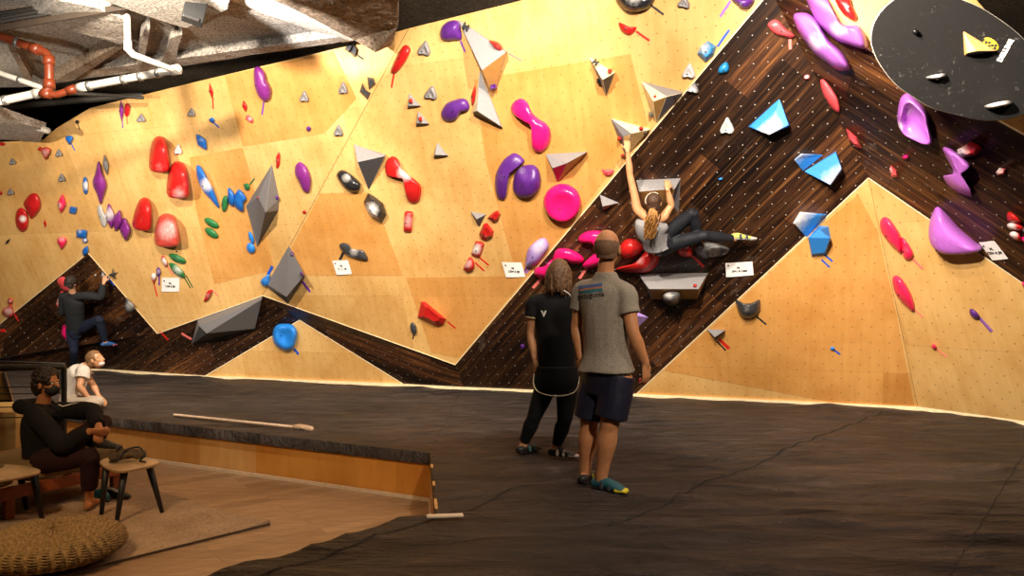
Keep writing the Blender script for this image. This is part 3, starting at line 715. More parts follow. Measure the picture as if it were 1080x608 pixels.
hold('purple', [(540, 162), (547, 163), (553.5, 170), (546, 174), (539, 182), (535, 196), (533, 210), (526, 210), (522.5, 200), (523, 184), (530, 170)], .12, 'purple banana-shaped hold beside the round purple boulder', chalk=[(528, 187, 9, .3)], lump=.03)
hold('purple', [(541, 192), (545, 180), (555, 174), (565, 175), (570, 185), (569, 199), (560, 208), (549, 209), (542, 203)], .16, 'round purple boulder right of the banana hold', chalk=[(550, 180, 10, .35)], pk=(0, 2), lump=.05)
vol([(575, 162.5, 0), (620, 160, 0), (588, 193, 0), (582.5, 177.5, .22), (618, 161, .10), (598, 172, .26)], [((0, 3, 5), VPALE), ((0, 5, 4, 1), VPALE), ((3, 2, 5), H['red']), ((5, 2, 4), VBRN), ((0, 2, 3), VBRN), ((4, 2, 1), VBRN)], None,
    'grey topped wedge volume with a red side above the pink dish')
hold('magenta', ('e', 593, 213.5, 40, 40), .17, 'round hot pink dish hold', pk=(0, 6), prof=.8, lump=.0, pocket=.5, chalk=[(593, 222, 5, .3)])
vol([(632.5, 205, 0), (653, 214, 0), (636, 222, 0), (635.5, 218, .12)], [((0, 3, 1), VPALE), ((3, 2, 1), VWOOD), ((0, 2, 3), VWOOD)], None, 'small pale triangle volume just inside the dark panel', mt='brown')
hold('pink', [(634.5, 178), (638, 179), (645, 178.5), (648, 180), (645, 185), (640, 186), (636, 183)], .05, 'small pink watermelon slice by the dark panel edge', chalk=.3, mt='ply')
vol([(621, 60, 0), (649, 76, .02), (639.5, 102.5, 0), (635.5, 84, .28), (648, 77, .12)], [((0, 3, 4), VCREAM), ((0, 4, 1), VCREAM), ((3, 2, 4), VDARK), ((4, 2, 1), VDARK), ((0, 2, 3), VGREY)], None,
    'small cream and charcoal spike volume with a red dot')
hold('black', ('e', 631, 86, 5, 7, -15), .10, 'small black nub left of the cream spike volume')
hold('red', ('e', 643, 75, 6, 5), .25, 'red dot hold on the cream spike volume', bolt=False, lump=0)
vol([(676, 85.5, 0), (721, 97, 0), (692, 131, 0), (689, 107, .22), (703, 102, .24), (719, 98, .08)], [((0, 3, 4), VCREAM), ((0, 4, 5, 1), VPALE), ((3, 2, 4), VBRN), ((4, 2, 5), VGREY), ((5, 2, 1), VGREY), ((0, 2, 3), VCREAM)], None,
    'cream and grey spike volume beside the dark panel', mt='ply', fcp=(690, 100))
hold('black', ('e', 712, 102, 7, 5, -20), .14, 'small black nub on the cream and grey spike', mt='ply', bolt=False)
hold('silver', ('e', 686, 121, 4, 7, -20), .10, 'small grey nub left of the cream and grey spike', mt='ply', bolt=False)
hold('red', ('e', 691, 102, 6, 5), .22, 'red dot hold on the cream and grey spike', mt='ply', bolt=False, lump=0)
vol([(643.5, 124.5, 0), (686, 136, 0), (660, 166, 0), (657, 144, .16), (666, 141, .20), (685, 137, .08)], [((0, 3, 4), VGREY), ((0, 4, 5, 1), VCREAM), ((3, 2, 4), VWOOD), ((4, 2, 5), VWOOD), ((5, 2, 1), VWOOD), ((0, 2, 3), VGREY)], None,
    'cream topped spike volume gripped by the climber', mt='ply', fcp=(660, 140))
hold('red', ('e', 676, 136, 6, 5), .17, 'red dot hold on top of the gripped spike volume', mt='ply', bolt=False, lump=0)
hold('red', ('e', 653.5, 146.5, 5, 5), .13, 'red chip left of the climber high hand', mt='ply', bolt=False)
hold('red', ('e', 657, 164.5, 4, 4), .06, 'red chip at the foot of the gripped spike volume', mt='ply', bolt=False)
hold('black', ('e', 680, 141, 6, 4, -15), .10, 'black nub under the gripped spike volume', mt='ply', bolt=False)
hold('black', [(650, -4), (656, 8), (666, 13), (680, 11), (688, 5), (690, -4), (670, -10)], .16, 'glossy black pan-shaped hold at the top of the picture', chalk=[(668, -2, 12, .5)], lump=.02)
tape('black', (686, 5), (700, 15.5), 2.2, 'black tape handle of the pan-shaped hold')
hold('red', [(652.5, 24), (656, 24.5), (664, 28), (671.5, 28.5), (669, 34), (664, 37), (658, 35), (654, 30)], .06, 'red watermelon slice below the black pan', lump=.02)
tape('red', (671, 33), (685, 43), 2.4, 'red tape tail of the watermelon slice')
hold('teal', [(735, 57), (738, 49), (747, 43), (756, 49), (753, 58), (744, 66)], .10, 'light blue block astride the plywood edge', smooth=False, chalk=[(742, 50, 8, .8)], mt='ply')
tape('blue', (757, 49), (769, 31.5), 2.6, 'blue tape tail above the light blue block', mt='ply')
hold('purple', [(772, -2), (795, -2), (790, 8), (781, 8), (776, 3)], .12, 'purple hold cut by the top edge', mt='ply')
tape('lilac', (770.5, 1), (759.5, 17.5), 2.6, 'lilac tape strip under the cut-off purple hold', mt='ply')
# dark centre panel
hold('teal', [(757, 76), (759, 70), (766, 65), (769, 70), (768, 76), (760, 78)], .07, 'small teal knob in a chalk patch on the dark panel', chalk=.3, mt='brown')
vol([(789, 134, 0), (822, 104, .02), (833.5, 133, 0), (811, 143, 0), (811, 142, .26), (832, 132, .20), (791, 134, .05)], [((1, 6, 4, 5), VBLUE), ((1, 0, 6), VBLUE), ((6, 0, 3, 4), VBLUE), ((4, 3, 2, 5), VBLUE), ((5, 2, 1), VBLUE)], None,
    'blue kite volume, highest on the dark panel', chalk=[(808, 137, 9, .7), (830, 122, 8, .8), (808, 140, 6, .6)], mt='brown')
vol([(837.5, 168.5, 0), (845, 162, 0), (869, 163.5, 0), (847, 181, 0), (838, 169, .10), (846, 163, .12)], [((0, 1, 5, 4), VBLUE), ((5, 1, 2), VBLUE), ((4, 5, 2, 3), VBLUE), ((0, 4, 3), VBLUE)], None,
    'blue wing volume behind the middle blue kite', chalk=[(843, 166, 7, .9)], mt='brown')
vol([(848, 181, 0), (882, 159.5, 0), (889, 179, 0), (876, 196, 0), (875.5, 195, .24), (887.5, 178, .20), (881.5, 161, .08)], [((0, 4, 5, 6), VBLUE), ((0, 6, 1), VBLUE), ((0, 3, 4), VBLUE), ((4, 3, 2, 5), VBLUE), ((5, 2, 1, 6), VBLUE)], None,
    'blue kite volume in the middle of the dark panel', chalk=[(874, 190, 8, .8), (884, 176, 7, .6)], mt='brown')
vol([(836, 236, 0), (843.5, 223.5, 0), (873, 226, 0), (851, 251, 0), (838, 236, .14), (846, 225, .16), (868, 227, .10)], [((0, 1, 5, 4), VBLUE), ((5, 1, 2, 6), VBLUE), ((4, 5, 6, 3), VBLUE), ((0, 4, 3), VBLUE), ((6, 2, 3), VBLUE)], None,
    'blue wing volume low on the dark panel with chalked rim', chalk=[(846, 224, 10, .9), (838, 233, 6, .9)], mt='brown')
bl = vol([(852, 251, 0), (864, 238, 0), (874.5, 239, 0), (876.5, 252, 0), (871, 269, 0), (866, 275, 0), (856, 271.5, 0), (853, 251, .16), (875.5, 251.5, .16), (864, 242, .14), (857, 268, .08), (870, 267, .08)],
    [((0, 1, 9, 7), VBLUE), ((1, 2, 9), VBLUE), ((9, 2, 3, 8), VBLUE), ((7, 9, 8), VBLUE), ((7, 8, 11, 10), VBLUE), ((0, 7, 10, 6), VBLUE), ((8, 3, 4, 11), VBLUE), ((10, 11, 4, 5, 6), VBLUE)], None,
    'layered blue hold on the lower plywood beside the wing volume', name='climbing_hold', cat='climbing hold', chalk=[(864, 252, 5, .6), (862, 266, 4, .8)], mt='ply', fcp=(890, 260))
tape('blue', (866.5, 274), (875, 282), 2, 'blue tape strip, left of the pair under the layered hold', mt='ply')
tape('blue', (869.5, 268.5), (878, 276), 2, 'blue tape strip, right of the pair under the layered hold', mt='ply')
hold('pink', [(809.5, 27), (813, 22), (820, 21), (829, 30), (838, 37), (836, 40), (827, 39), (816, 35)], .10, 'coral pink oval high on the dark panel', chalk=.2, mt='brown')
tape('pink', (833, 41), (833.5, 52), 3.2, 'pink tape strip under the coral oval', mt='brown')
hold('pink', ('e', 851, 81.5, 7, 5, -15), .05, 'tiny pink chip in chalk by the crease', chalk=.9, mt='brown')
hold('pink', [(865, 86), (869, 84), (877, 93), (884, 105), (886, 117), (883, 119), (875, 112), (868, 99)], .08, 'coral pink leaf left of the crease')
hold('pink', [(892, 135), (896, 138), (904, 145), (909, 157), (903, 156), (895, 148)], .06, 'coral pink shard right of the crease', smooth=False)
hold('azure', ('e', 760, 189, 5, 3, -15), .04, 'tiny blue chip in the middle of the dark panel', mt='brown')
# right brown panel
hold('orchid', [(836.5, 16), (843, 13), (852, 14), (860, 20), (867, 31), (875, 43), (887, 54), (894, 64), (896.5, 73), (889, 75), (881, 73), (870, 65), (859, 57), (852, 48), (845, 38), (839, 27)], .26, 'long lavender wave hold, lower left of the two', chalk=[(861, 44, 11, .7)], prof=.7, lump=.02, pk=(2, 3), mt='brown')
hold('orchid', [(848, -12), (868, -8), (878, 10), (888, 24), (897, 27), (906, 27.5), (913, 38), (914.5, 50), (907, 51), (896, 47), (883, 42.5), (869, 31), (858, 17)], .26, 'long lavender wave hold, upper right of the two', chalk=[(884, 30, 11, .7)], prof=.7, lump=.02, pk=(1, 4), mt='brown')
hold('crimson', [(880, -4), (895, -4), (899, 6), (904, 17), (902, 22), (894, 19), (886, 11)], .12, 'glossy red hold left of the black drum', mt='ply')
hold('orchid', [(950, 103), (957, 98), (966, 104), (977, 117), (979.5, 132), (983, 149), (975, 151), (963, 146), (951, 139), (946.5, 128), (947, 115)], .24, 'purple hooded hold with a dark hollow', chalk=[(958, 116, 9, .5), (949, 133, 6, .7)], prof=.55, pk=(1, 7), mt='brown', pocket=.75, bolt=False)
hold('orchid', [(994, 156.5), (1002, 156.5), (1012, 164), (1022, 173), (1019, 178), (1013, 182), (1012, 192), (1020, 204), (1024, 207.5), (1012, 204), (1001, 197), (995, 188), (996, 185), (1003, 186), (1005, 180), (1000, 170)], .20, 'purple hooked hold like a boomerang', prof=.6, mt='brown', bolt=False, pk=(4, 0))
hold('red', [(1009, 158), (1015, 155), (1024, 149), (1033, 153), (1036, 157), (1030, 164), (1016, 166.5), (1010, 163)], .10, 'red rock hold half white with chalk', smooth=False, chalk=[(1013, 161, 9, 1)], mt='brown')
hold('pink', [(1050, 182), (1054, 177), (1061, 178), (1060, 184), (1052, 185)], .07, 'small chalk-covered pink block near the right edge', smooth=False, chalk=[(1053, 179, 6, 1)], mt='brown')
hold('magenta', ('e', 955, 166, 7, 5, -15), .05, 'tiny magenta nub on the right brown panel', mt='brown')
hold('pink', [(938, 178), (940, 174), (946, 180), (948, 187), (940, 188)], .06, 'coral chip below the hooded hold', smooth=False, chalk=[(938, 180, 4, .8)], mt='brown')
hold('orchid', [(979.5, 241), (982, 228), (988.5, 217), (998, 224), (1012, 240), (1026, 252), (1036, 261), (1030, 265.5), (1012, 267), (996, 266), (985, 260), (980, 251)], .26, 'wide lavender fin hold over the right plywood', chalk=[(985, 252, 10, .3)], prof=.7, pk=(-3, 8), lump=.02, mt='ply')
hold('red', [(1062, 226), (1065, 223.5), (1072, 227), (1078, 235), (1070, 235.5), (1063, 234)], .08, 'orange red fin, top of the cluster at the right edge', mt='brown')
hold('crimson', [(1062, 237), (1068, 235), (1078, 238), (1080, 243), (1070, 243), (1064, 241)], .08, 'chalked red block, middle of the cluster at the right edge', chalk=[(1066, 238, 6, 1)], mt='brown')
hold('crimson', [(1064, 247), (1069, 244), (1076, 247), (1077, 255), (1070, 253)], .08, 'chalked red block, lower of the cluster at the right edge', chalk=[(1068, 247, 6, 1)], mt='brown')
hold('magenta', [(1077, 251), (1083, 249), (1086, 256), (1079, 256)], .06, 'magenta nub cut off at the right edge', mt='brown')
hold('silver', ('e', 1082, 243, 8, 8), .08, 'dark knob cut off at the right edge', mt='brown')
hold('magenta', ('e', 1080, 300, 5, 6), .06, 'magenta nub at the right plywood edge', mt='ply')
# lower right plywood
hold('rose', [(928, 234), (932, 229), (938, 231), (945, 240), (950, 250), (950.5, 267), (945, 264), (936, 255), (929, 244)], .10, 'large rose oval, upper of the pair on the right plywood', mt='ply')
hold('rose', [(950, 252), (954, 252), (961, 262), (963.5, 270), (958, 275), (952, 270)], .07, 'speckled rose pod touching the large rose oval', chalk=.3, mt='ply')
tape('pink', (963, 273.5), (973.5, 284), 2.6, 'pale pink tape strip under the rose pair', mt='ply')
hold('rose', [(941, 294), (945, 290.5), (951, 294), (959, 306), (964, 320), (963.5, 329), (956, 324), (946, 313), (942, 303)], .10, 'rose oval alone below the pair', mt='ply')
tape('pink', (965, 327), (973.5, 335), 1.6, 'thin pink tape tail of the lone rose oval', mt='ply')
hold('purple', [(1022, 328), (1025, 325.5), (1031, 330), (1033, 334), (1030, 337), (1024, 334)], .07, 'small purple knob with two tape tails', mt='ply')
tape('purple', (1032.5, 336), (1045.5, 350.5), 1.4, 'purple tape tail, left of the two under the purple knob', mt='ply')
tape('lilac', (1034, 335), (1047, 349.5), 1.4, 'lilac tape tail, right of the two under the purple knob', mt='ply')
hold('rose', ('e', 985, 366, 5, 6, -35), .05, 'tiny rose chip low on the right plywood', mt='ply')
tape('pink', (988, 368.5), (998.5, 376.5), 1.4, 'thin pink tape tail of the tiny rose chip', mt='ply')
hold('azure', ('e', 878, 368, 5, 4), .04, 'tiny blue chip low on the right plywood', mt='ply')
tape('blue', (880, 369.5), (886, 374), 2, 'navy tape tail of the tiny blue chip', mt='ply')
hold('slate', [(775.5, 318), (779, 317), (785, 320), (794, 319), (801, 316), (802, 322), (800, 330), (795, 335), (787, 336.5), (780, 332)], .14, 'black heart-shaped hold by the dark panel edge', chalk=[(787, 326, 7, .35)], mt='ply', lump=.02)
tape('black', (798, 334), (808, 342.5), 2, 'black tape tail of the heart-shaped hold', mt='ply')
vol([(745, 347, 0), (765, 348, 0), (754.5, 360, 0), (754, 356, .12), (764, 349, .10)], [((0, 3, 4, 1), VPALE), ((3, 2, 4), VDARK), ((0, 2, 3), VPALE), ((4, 2, 1), VDARK)], None, 'small pale triangle volume with a red tape tail', mt='ply')
tape('red', (758.5, 358), (769, 368), 3.6, 'broad red tape strip under the pale triangle volume', mt='ply')
tape('black', (756, 360), (765.5, 370), 1.8, 'black tape strip beside the broad red tape', mt='ply')
# around the watching pair
vol([(668, 327, 0), (684.5, 335, 0), (666, 352, 0), (669, 333, .10)], [((0, 3, 1), H['lilac']), ((3, 2, 1), H['lilac']), ((0, 2, 3), H['lilac'])], None, 'purple triangle hold beside the bald man sleeve', mt='brown', name='climbing_hold', cat='climbing hold')
hold('purple', ('e', 551, 366, 5, 6), .05, 'purple nub behind the elbow of the person in black', mt='brown')
hold('magenta', [(609.5, 253), (612, 248), (620, 244), (632, 243.5), (640, 247), (640, 262), (634, 266), (628, 262), (622, 257), (613, 256)], .16, 'magenta slab hold behind the bald head', mt='brown', lump=.02)
hold('magenta', [(614, 281), (617, 276), (624, 270), (630, 266), (638, 266), (640, 275), (630, 281), (619, 284)], .14, 'magenta slab hold left of the bald man neck', mt='brown', lump=.02)
hold('magenta', [(585, 266), (590, 262), (600, 262.5), (610, 267), (616, 273), (613, 278), (604, 279), (592, 276), (583, 276)], .15, 'magenta loaf hold above the long-haired head', mt='brown', lump=.02)
hold('magenta', [(563, 286), (567, 282), (574, 281), (582, 274), (584, 284), (580, 293), (570, 294), (564, 291)], .13, 'magenta hold left of the long-haired head', mt='brown', lump=.02)
tape('pink', (571, 294), (562, 304), 3, 'pink tape strip left of the long-haired head', mt='brown')
tape('pink', (619, 283), (611, 294), 3, 'pink tape strip between the two watching heads', mt='brown')
hold('red', [(653, 262), (658, 254), (666, 251.5), (674, 255), (679, 262), (673, 268), (664, 272), (656, 271)], .20, 'round red hold right of the bald head', mt='brown', lump=.0, pk=(-1, 2), chalk=[(664, 254, 7, .25)])
hold('red', [(649, 284.5), (656, 281), (664, 280), (672, 275), (679, 267), (684, 264), (692, 263), (695.5, 272), (692, 281), (684, 287), (672, 288), (660, 287.5)], .20, 'red crescent hold under the climber', mt='brown', lump=.0, chalk=[(675, 275, 7, .5)], bolt=(686, 275))
vol([(672, 288, 0), (748, 288, 0), (688, 316, 0), (735, 316, 0), (684.5, 305, .34), (737, 305, .34), (676, 288.5, .02), (746, 288.5, .02)], [((0, 6, 4, 2), VPALE), ((6, 7, 5, 4), VPALE), ((7, 1, 3, 5), VWOOD), ((4, 5, 3, 2), VBRN), ((0, 1, 7, 6), VPALE)], None,
    'wide shelf volume with pale top and wooden front', mt='brown')
hold('red', ('e', 733, 302, 7, 6), .335, 'red dot hold on the wide shelf volume', mt='brown', bolt=False, lump=0)
hold('silver', [(698, 312), (702, 307.5), (710, 306), (718, 308), (719, 315), (715, 321), (708, 323), (701, 319)], .42, 'silver ball hold under the wide shelf', mt='brown', lump=0, chalk=[(704, 313, 6, .7)], bolt=False)
hold('red', [(714, 263), (718, 259), (726, 260), (731, 266), (730, 271), (722, 271), (716, 268)], .09, 'small red hold under the climber knee', chalk=[(723, 262, 5, .4)], mt='brown')
tape('red', (730.5, 270), (744, 283.5), 2.6, 'red tape tail under the climber knee', mt='brown')
hold('silver', [(733, 265), (737, 259), (745, 256), (754, 257), (765, 260), (770, 264), (764, 270), (752, 272), (742, 273)], .11, 'silver hold under the climber shin', chalk=[(752, 264, 9, .6)], mt='brown')
vol([(671, 190, 0), (718, 188, 0), (716, 225, 0), (678, 226, 0), (674, 202, .26), (712, 199, .26), (678, 216, .12), (708, 214, .14)], [((0, 1, 5, 4), VPALE), ((1, 2, 7, 5), VGREY), ((4, 5, 7, 6), VBRN), ((0, 4, 6, 3), VBRN), ((6, 7, 2, 3), VBRN)], None,
    'pale shelf volume held by the climber lower hand', mt='brown', chalk=[(690, 196, 20, .7)])
# printed crests on the volumes
def decal(txt, x, y, h, px, ang, label, mat, mt=None, parent=None, name='printed_mark'):
    fc = facet(x, y, mt); n = fc[1]; c = onp(fc, x, y, h+.006); me = text_mesh(txt, px*c.y/F, .0006, .004)
    r = (onp(fc, x+10*math.cos(R(ang)), y+10*math.sin(R(ang)))-onp(fc, x, y)).normalized(); r = (r-n*r.dot(n)).normalized(); u = n.cross(r)
    M = Matrix((r, u, n)).transposed().to_4x4(); me.transform(M)
    me.materials.clear(); me.materials.append(mat); o = new_obj(name, me, parent)
    o.location = c-(parent.matrix_basis.translation if parent else Vector((0, 0, 0)))
    return o
# paper signs
def sign(cs, label, lines, mt=None):
    cx = sum(p[0] for p in cs)/4; cy = sum(p[1] for p in cs)/4; fc = facet(cx, cy, mt); n = fc[1]
    bm = bmesh.new(); q = [onp(fc, *p) for p in cs]
    # subdivided sheet, gently curled off the wall
    N = 6; g = []
    for j in range(N+1):
        row = []
        for i in range(N+1):
            u, v = i/N, j/N; p = (q[0]*(1-u)+q[1]*u)*(1-v)+(q[3]*(1-u)+q[2]*u)*v
            row.append(p+n*(.006+.008*v*v+.003*math.sin(u*5)))
        g.append(row)
    top = [[bm.verts.new(p) for p in r] for r in g]; bot = [[bm.verts.new(p-n*.0015) for p in r] for r in g]
    for j in range(N):
        for i in range(N):
            bm.faces.new((top[j][i], top[j][i+1], top[j+1][i+1], top[j+1][i])); bm.faces.new((bot[j][i], bot[j+1][i], bot[j+1][i+1], bot[j][i+1]))
    o = bm_obj('paper_sign', bm, PAPER, origin=(q[0]+q[1]+q[2]+q[3])/4, smooth=True); tag(o, label, 'sign', 'paper signs on the climbing wall')
    r = (q[1]-q[0]).normalized(); d = (q[3]-q[0]); W = (q[1]-q[0]).length; Hh = d.length
    u = n.cross(r).normalized()
    for txt, a, b, sz in lines:
        me = text_mesh(txt, sz*Hh, .0004, .0012); me.transform(Matrix((r, u, n)).transposed().to_4x4())
        me.materials.clear(); me.materials.append(INK); t = new_obj('printed_text', me, o)
        t.location = q[0]*(1-a)*(1-b)+q[1]*a*(1-b)+q[2]*a*b+q[3]*(1-a)*b+n*(.0115+.008*b*b)-o.location
    return o
LN = [('M', .15, .22, .14), ('M.', .5, .40, .2), ('CEM & JM', .5, .62, .18)]
sign([(171, 293), (189.5, 293), (189.5, 307.5), (171, 307.5)], 'white paper sign left, beside the curved green pill', LN)
sign([(350.5, 275), (367, 274.5), (371.5, 289), (355.5, 289.8)], 'white paper sign under the black bone hold', [('M', .15, .2, .14), ('M.', .5, .38, .2), ('C . J . M', .5, .60, .2)])
sign([(529.5, 276.5), (550, 277), (554.3, 292), (534, 292.3)], 'white paper sign beside the lilac loaf hold', LN, 'ply')
sign([(765, 277.5), (793.5, 276), (795, 290), (766, 292)], 'creased paper sign on the dark panel below the climber', [('M', .1, .18, .14), ('M.', .48, .38, .2), ('JEM J & CEM', .5, .62, .18)], 'brown')
sign([(1032.5, 255.5), (1048.5, 254), (1064, 272.5), (1047.5, 273.8)], 'slanted paper sign next to the lavender fin', LN, 'brown')
# ------------------------------------------------------------------ black drum at the upper right
dn = Vector((-.35, -.85, -.38)).normalized(); dc = P(1008, 57, 5.5)
DF = (None, dn, dc)
def ond(x, y, h=0.0): return onp(DF, x, y, h)
ring = [(918, 40), (921, 55), (930, 72), (945, 90), (962, 102), (982, 114), (1010, 122), (1034, 127), (1058, 127), (1080, 121), (1094, 110), (1102, 94), (1100, 74), (1092, 56), (1080, 41), (1064, 27), (1042, 12), (1022, 2), (1000, -5), (975, -9), (952, -6), (934, 6), (922, 22)]
rp = [ond(*p) for p in catmull(ring, 4, True)]
bm = bmesh.new(); nR = len(rp)
def loopv(off, sc=1.0): return [bm.verts.new(dc+(p-dc)*sc+dn*off) for p in rp]
lv = [loopv(-.30, .93), loopv(-.03, .995), loopv(-.01, 1.0), loopv(0, .988)]
bm.faces.new(lv[0])
for a, b in zip(lv, lv[1:]):
    for k in range(nR):
        f = bm.faces.new((a[k], a[(k+1) % nR], b[(k+1) % nR], b[k])); f.material_index = 1
bm.faces.new(lv[-1][::-1])
def drum_material():
    k = NT('black_drum_with_chalk'); o = k.n('ShaderNodeTexCoord').outputs['Object']
    a = k.noise(o, 26, 4, .8); b = k.noise(o, 2.2, 3); c = k.noise(o, 70, 2)
    m = k.math('MULTIPLY', k.ramp(a, [(.60, 0.0), (.74, .5)]), k.ramp(b, [(.45, .1), (.65, 1)]))
    x = k.mix(m, (.011, .010, .010), (.35, .32, .29)); x = k.mix(k.ramp(c, [(.74, 0.0), (.8, .5)]), x, (.45, .42, .38))
    k.base(x); k.rough(.6); k.b.inputs['Specular IOR Level'].default_value = .2; return k.m
drum = bm_obj('round_drum_volume', bm, [drum_material(), plain('drum_rim_plywood', (.55, .50, .44), .6)], origin=dc)
tag(drum, 'large round black drum volume overhanging the right brown panel', 'climbing volume')
bm = bmesh.new(); tube(bm, [dc-dn*.25, dc-dn*1.0], [.22, .25], 20, cap='flat', sub=1); bm_obj('mounting_stem', bm, BLK, drum)
# holds on the drum use its face as their plane
_f = facet
def on_drum(fn, *a, **k):
    global facet
    facet = lambda x, y, mt=None: DF
    r = fn(*a, **k); facet = _f
    return r
on_drum(vol, [(1015.5, 32, 0), (1052, 53.5, 0), (1017, 59, 0), (1020, 56, .10), (1030, 54, .13), (1050, 53.5, .06)], [((0, 4, 5, 1), VWOOD), ((0, 3, 4), VGREY), ((0, 2, 3), VWOOD), ((3, 2, 1, 5, 4), VDARK)], None, 'small wooden spike volume with a crest on the black drum')
lg = on_drum(hold, plain('yellow_print', (.75, .55, .03), .6), ('e', 1045, 46.5, 19, 11, 35), .006, 'flat yellow patterned emblem behind the wooden spike', lump=0, bolt=False, name='printed_emblem', mt=None)
lg['category'] = 'emblem'
for x, y, a in ((1037, 42, 0), (1040, 44.5, 30), (1043.5, 45, 0), (1046.5, 48, 40), (1050, 48, 10), (1049, 51, 0), (1043, 48.5, 0)):
    q = on_drum(onp, DF, x, y, .009); bm = bmesh.new(); u = dn.orthogonal().normalized(); w = dn.cross(u)
    hexa(bm, [q+(u*math.cos(R(60*k+a))+w*math.sin(R(60*k+a)))*.010 for k in range(6)], [q-dn*.003+(u*math.cos(R(60*k+a))+w*math.sin(R(60*k+a)))*.010 for k in range(6)])
    bm_obj('hexagon', bm, INK, lg)
on_drum(decal, 'DELUXE', 1060.5, 53.5, 0, 6.2, -60, None, plain('white_print', (.75, .72, .70), .6), None, drum)
on_drum(hold, 'slate', [(976, 82), (980, 80), (995, 77.5), (998, 80), (994, 82.5), (980, 84)], .10, 'chalked ledge hold in the middle of the black drum', chalk=[(987, 80, 10, 1)], lump=.02)
on_drum(hold, 'slate', [(1038, 113), (1042, 110), (1062, 106), (1068, 108), (1065, 111), (1045, 115)], .14, 'long chalked ledge hold low on the black drum', chalk=[(1052, 110, 14, 1)], lump=.02)
on_drum(hold, 'black', [(962, 31), (966, 30), (969, 34), (966, 37), (962, 35)], .09, 'small black nub at the upper left of the drum', chalk=.3)
for txt, x, y, h, px, an in (('M', 491, 28.5, .06, 10, 35), ('M', 628, 66, .10, 8, 45)):
    decal(txt, x, y, h+.05, px, an, None, INK).name = 'printed_crest'
_c = [o for o in COL.objects if o.name.startswith('printed_crest')]
for o in _c:
    best = min((v for v in COL.objects if v.name.startswith('wall_volume')), key=lambda v: (v.location-o.location).length)
    l = o.location.copy(); o.parent = best; o.location = l-best.location

# ------------------------------------------------------------------ ceiling, beams, pipes
def Zp(px, py, z): return P(px, py, (z-CAMZ)*F/(CY-py))
def rough_prism(name, px, z0, z1, mat, cell=.12, amp=.03, flare=0):
    """prism under the ceiling: outline given where its underside is seen, then roughened"""
    low = [Zp(x, y, z0) if not isinstance(x, Vector) else x for x, y in px]
    cc = sum(low, Vector())/len(low)
    up = [Vector((p.x+(p.x-cc.x)*flare, p.y+(p.y-cc.y)*flare, z1)) for p in low]
    bm = bmesh.new(); hexa(bm, low, up); bmesh.ops.triangulate(bm, faces=bm.faces)
    for _ in range(6):
        es = [e for e in bm.edges if e.calc_length() > cell*1.6]
        if not es or len(bm.verts) > 14000: break
        bmesh.ops.subdivide_edges(bm, edges=es, cuts=1); bmesh.ops.triangulate(bm, faces=[f for f in bm.faces if len(f.verts) > 3])
    bmesh.ops.recalc_face_normals(bm, faces=bm.faces); bm.normal_update()
    for v in bm.verts:
        v.co += v.normal*(noise.noise(v.co*1.5)*amp+noise.noise(v.co*13)*amp*.3)
    o = bm_obj(name, bm, mat, smooth=False); o['kind'] = 'structure'; return o
rough_prism('ceiling_slab', [(-260, 102), (45, 91), (80, 84), (200, 67), (366, 42), (380, -10), (330, -140), (-260, -140)], 4.76, 5.0, CONC, .22, .025)
rough_prism('ceiling_edge_rib', [(80, 85), (200, 68), (366, 43), (362, 38), (200, 60), (80, 76)], 4.66, 4.9, CONC, .12, .02)
rough_prism('ceiling_rib', [(34, 22), (128, 47), (133, 40), (134, 22), (100, 8), (60, 0)], 4.58, 4.85, CONC, .12, .02)
rough_prism('ceiling_rib', [(56, 86), (122, 49), (130, 50), (76, 86)], 4.60, 4.85, CONCD, .12, .015)  # narrow brown strip made for the dark shade of the coffer
rough_prism('ceiling_rib', [(148, 38), (158, 30), (156, 46), (151, 66), (145, 70)], 4.62, 4.85, CONC, .1, .015)
rough_prism('ceiling_rib', [(180, 40), (192, 36), (186, 60), (176, 72), (168, 72)], 4.66, 4.85, CONC, .1, .015)
rough_prism('ceiling_rib', [(8, 48), (16, 50), (34, 84), (27, 86)], 4.62, 4.85, CONCD, .1, .01)
rough_prism('ceiling_rib', [(110, 2), (196, 30), (240, 10), (250, -30), (120, -30)], 4.60, 4.85, CONC, .15, .03)
# fireproofed beam running towards the viewer, bright light on its edge put into a white chamfer
B0, B1 = Zp(374, 42, 4.62), Zp(290, 0, 4.62); C0, C1 = Zp(412, 49, 4.62), Zp(421, 0, 4.62)
B2 = B1+(B1-B0)*2.0; C2 = C1+(C1-C0)*2.0; E0 = Zp(396, 55, 4.50)
bm = bmesh.new()
low = [B0, E0, C0, Zp(419, 28, 4.62), C1, C2, B2, B1]; hexa(bm, low, [Vector((p.x, p.y, 5.2)) for p in low])
W0, W1 = Zp(362, 45, 4.74), Zp(241, 0, 4.74); W2 = W1+(W1-W0)*2
bmw = bmesh.new(); hexa(bmw, [B0, B1, B2, W2, W1, W0], [Vector((p.x, p.y, 5.2)) for p in [B0, B1, B2, W2, W1, W0]])
for b_, nm, mt, am in ((bm, 'ceiling_beam', CONCD, .022), (bmw, 'ceiling_beam_lit_edge', CONCW, .012)):
    bmesh.ops.triangulate(b_, faces=b_.faces)
    for _ in range(6):
        es = [e for e in b_.edges if e.calc_length() > .15]
        if not es or len(b_.verts) > 16000: break
        bmesh.ops.subdivide_edges(b_, edges=es, cuts=1); bmesh.ops.triangulate(b_, faces=[f for f in b_.faces if len(f.verts) > 3])
    bmesh.ops.recalc_face_normals(b_, faces=b_.faces); b_.normal_update()
    for v in b_.verts: v.co += v.normal*(noise.noise(v.co*3)*am+noise.noise(v.co*17)*am*.5)
    bm_obj(nm, b_, mt)['kind'] = 'structure'
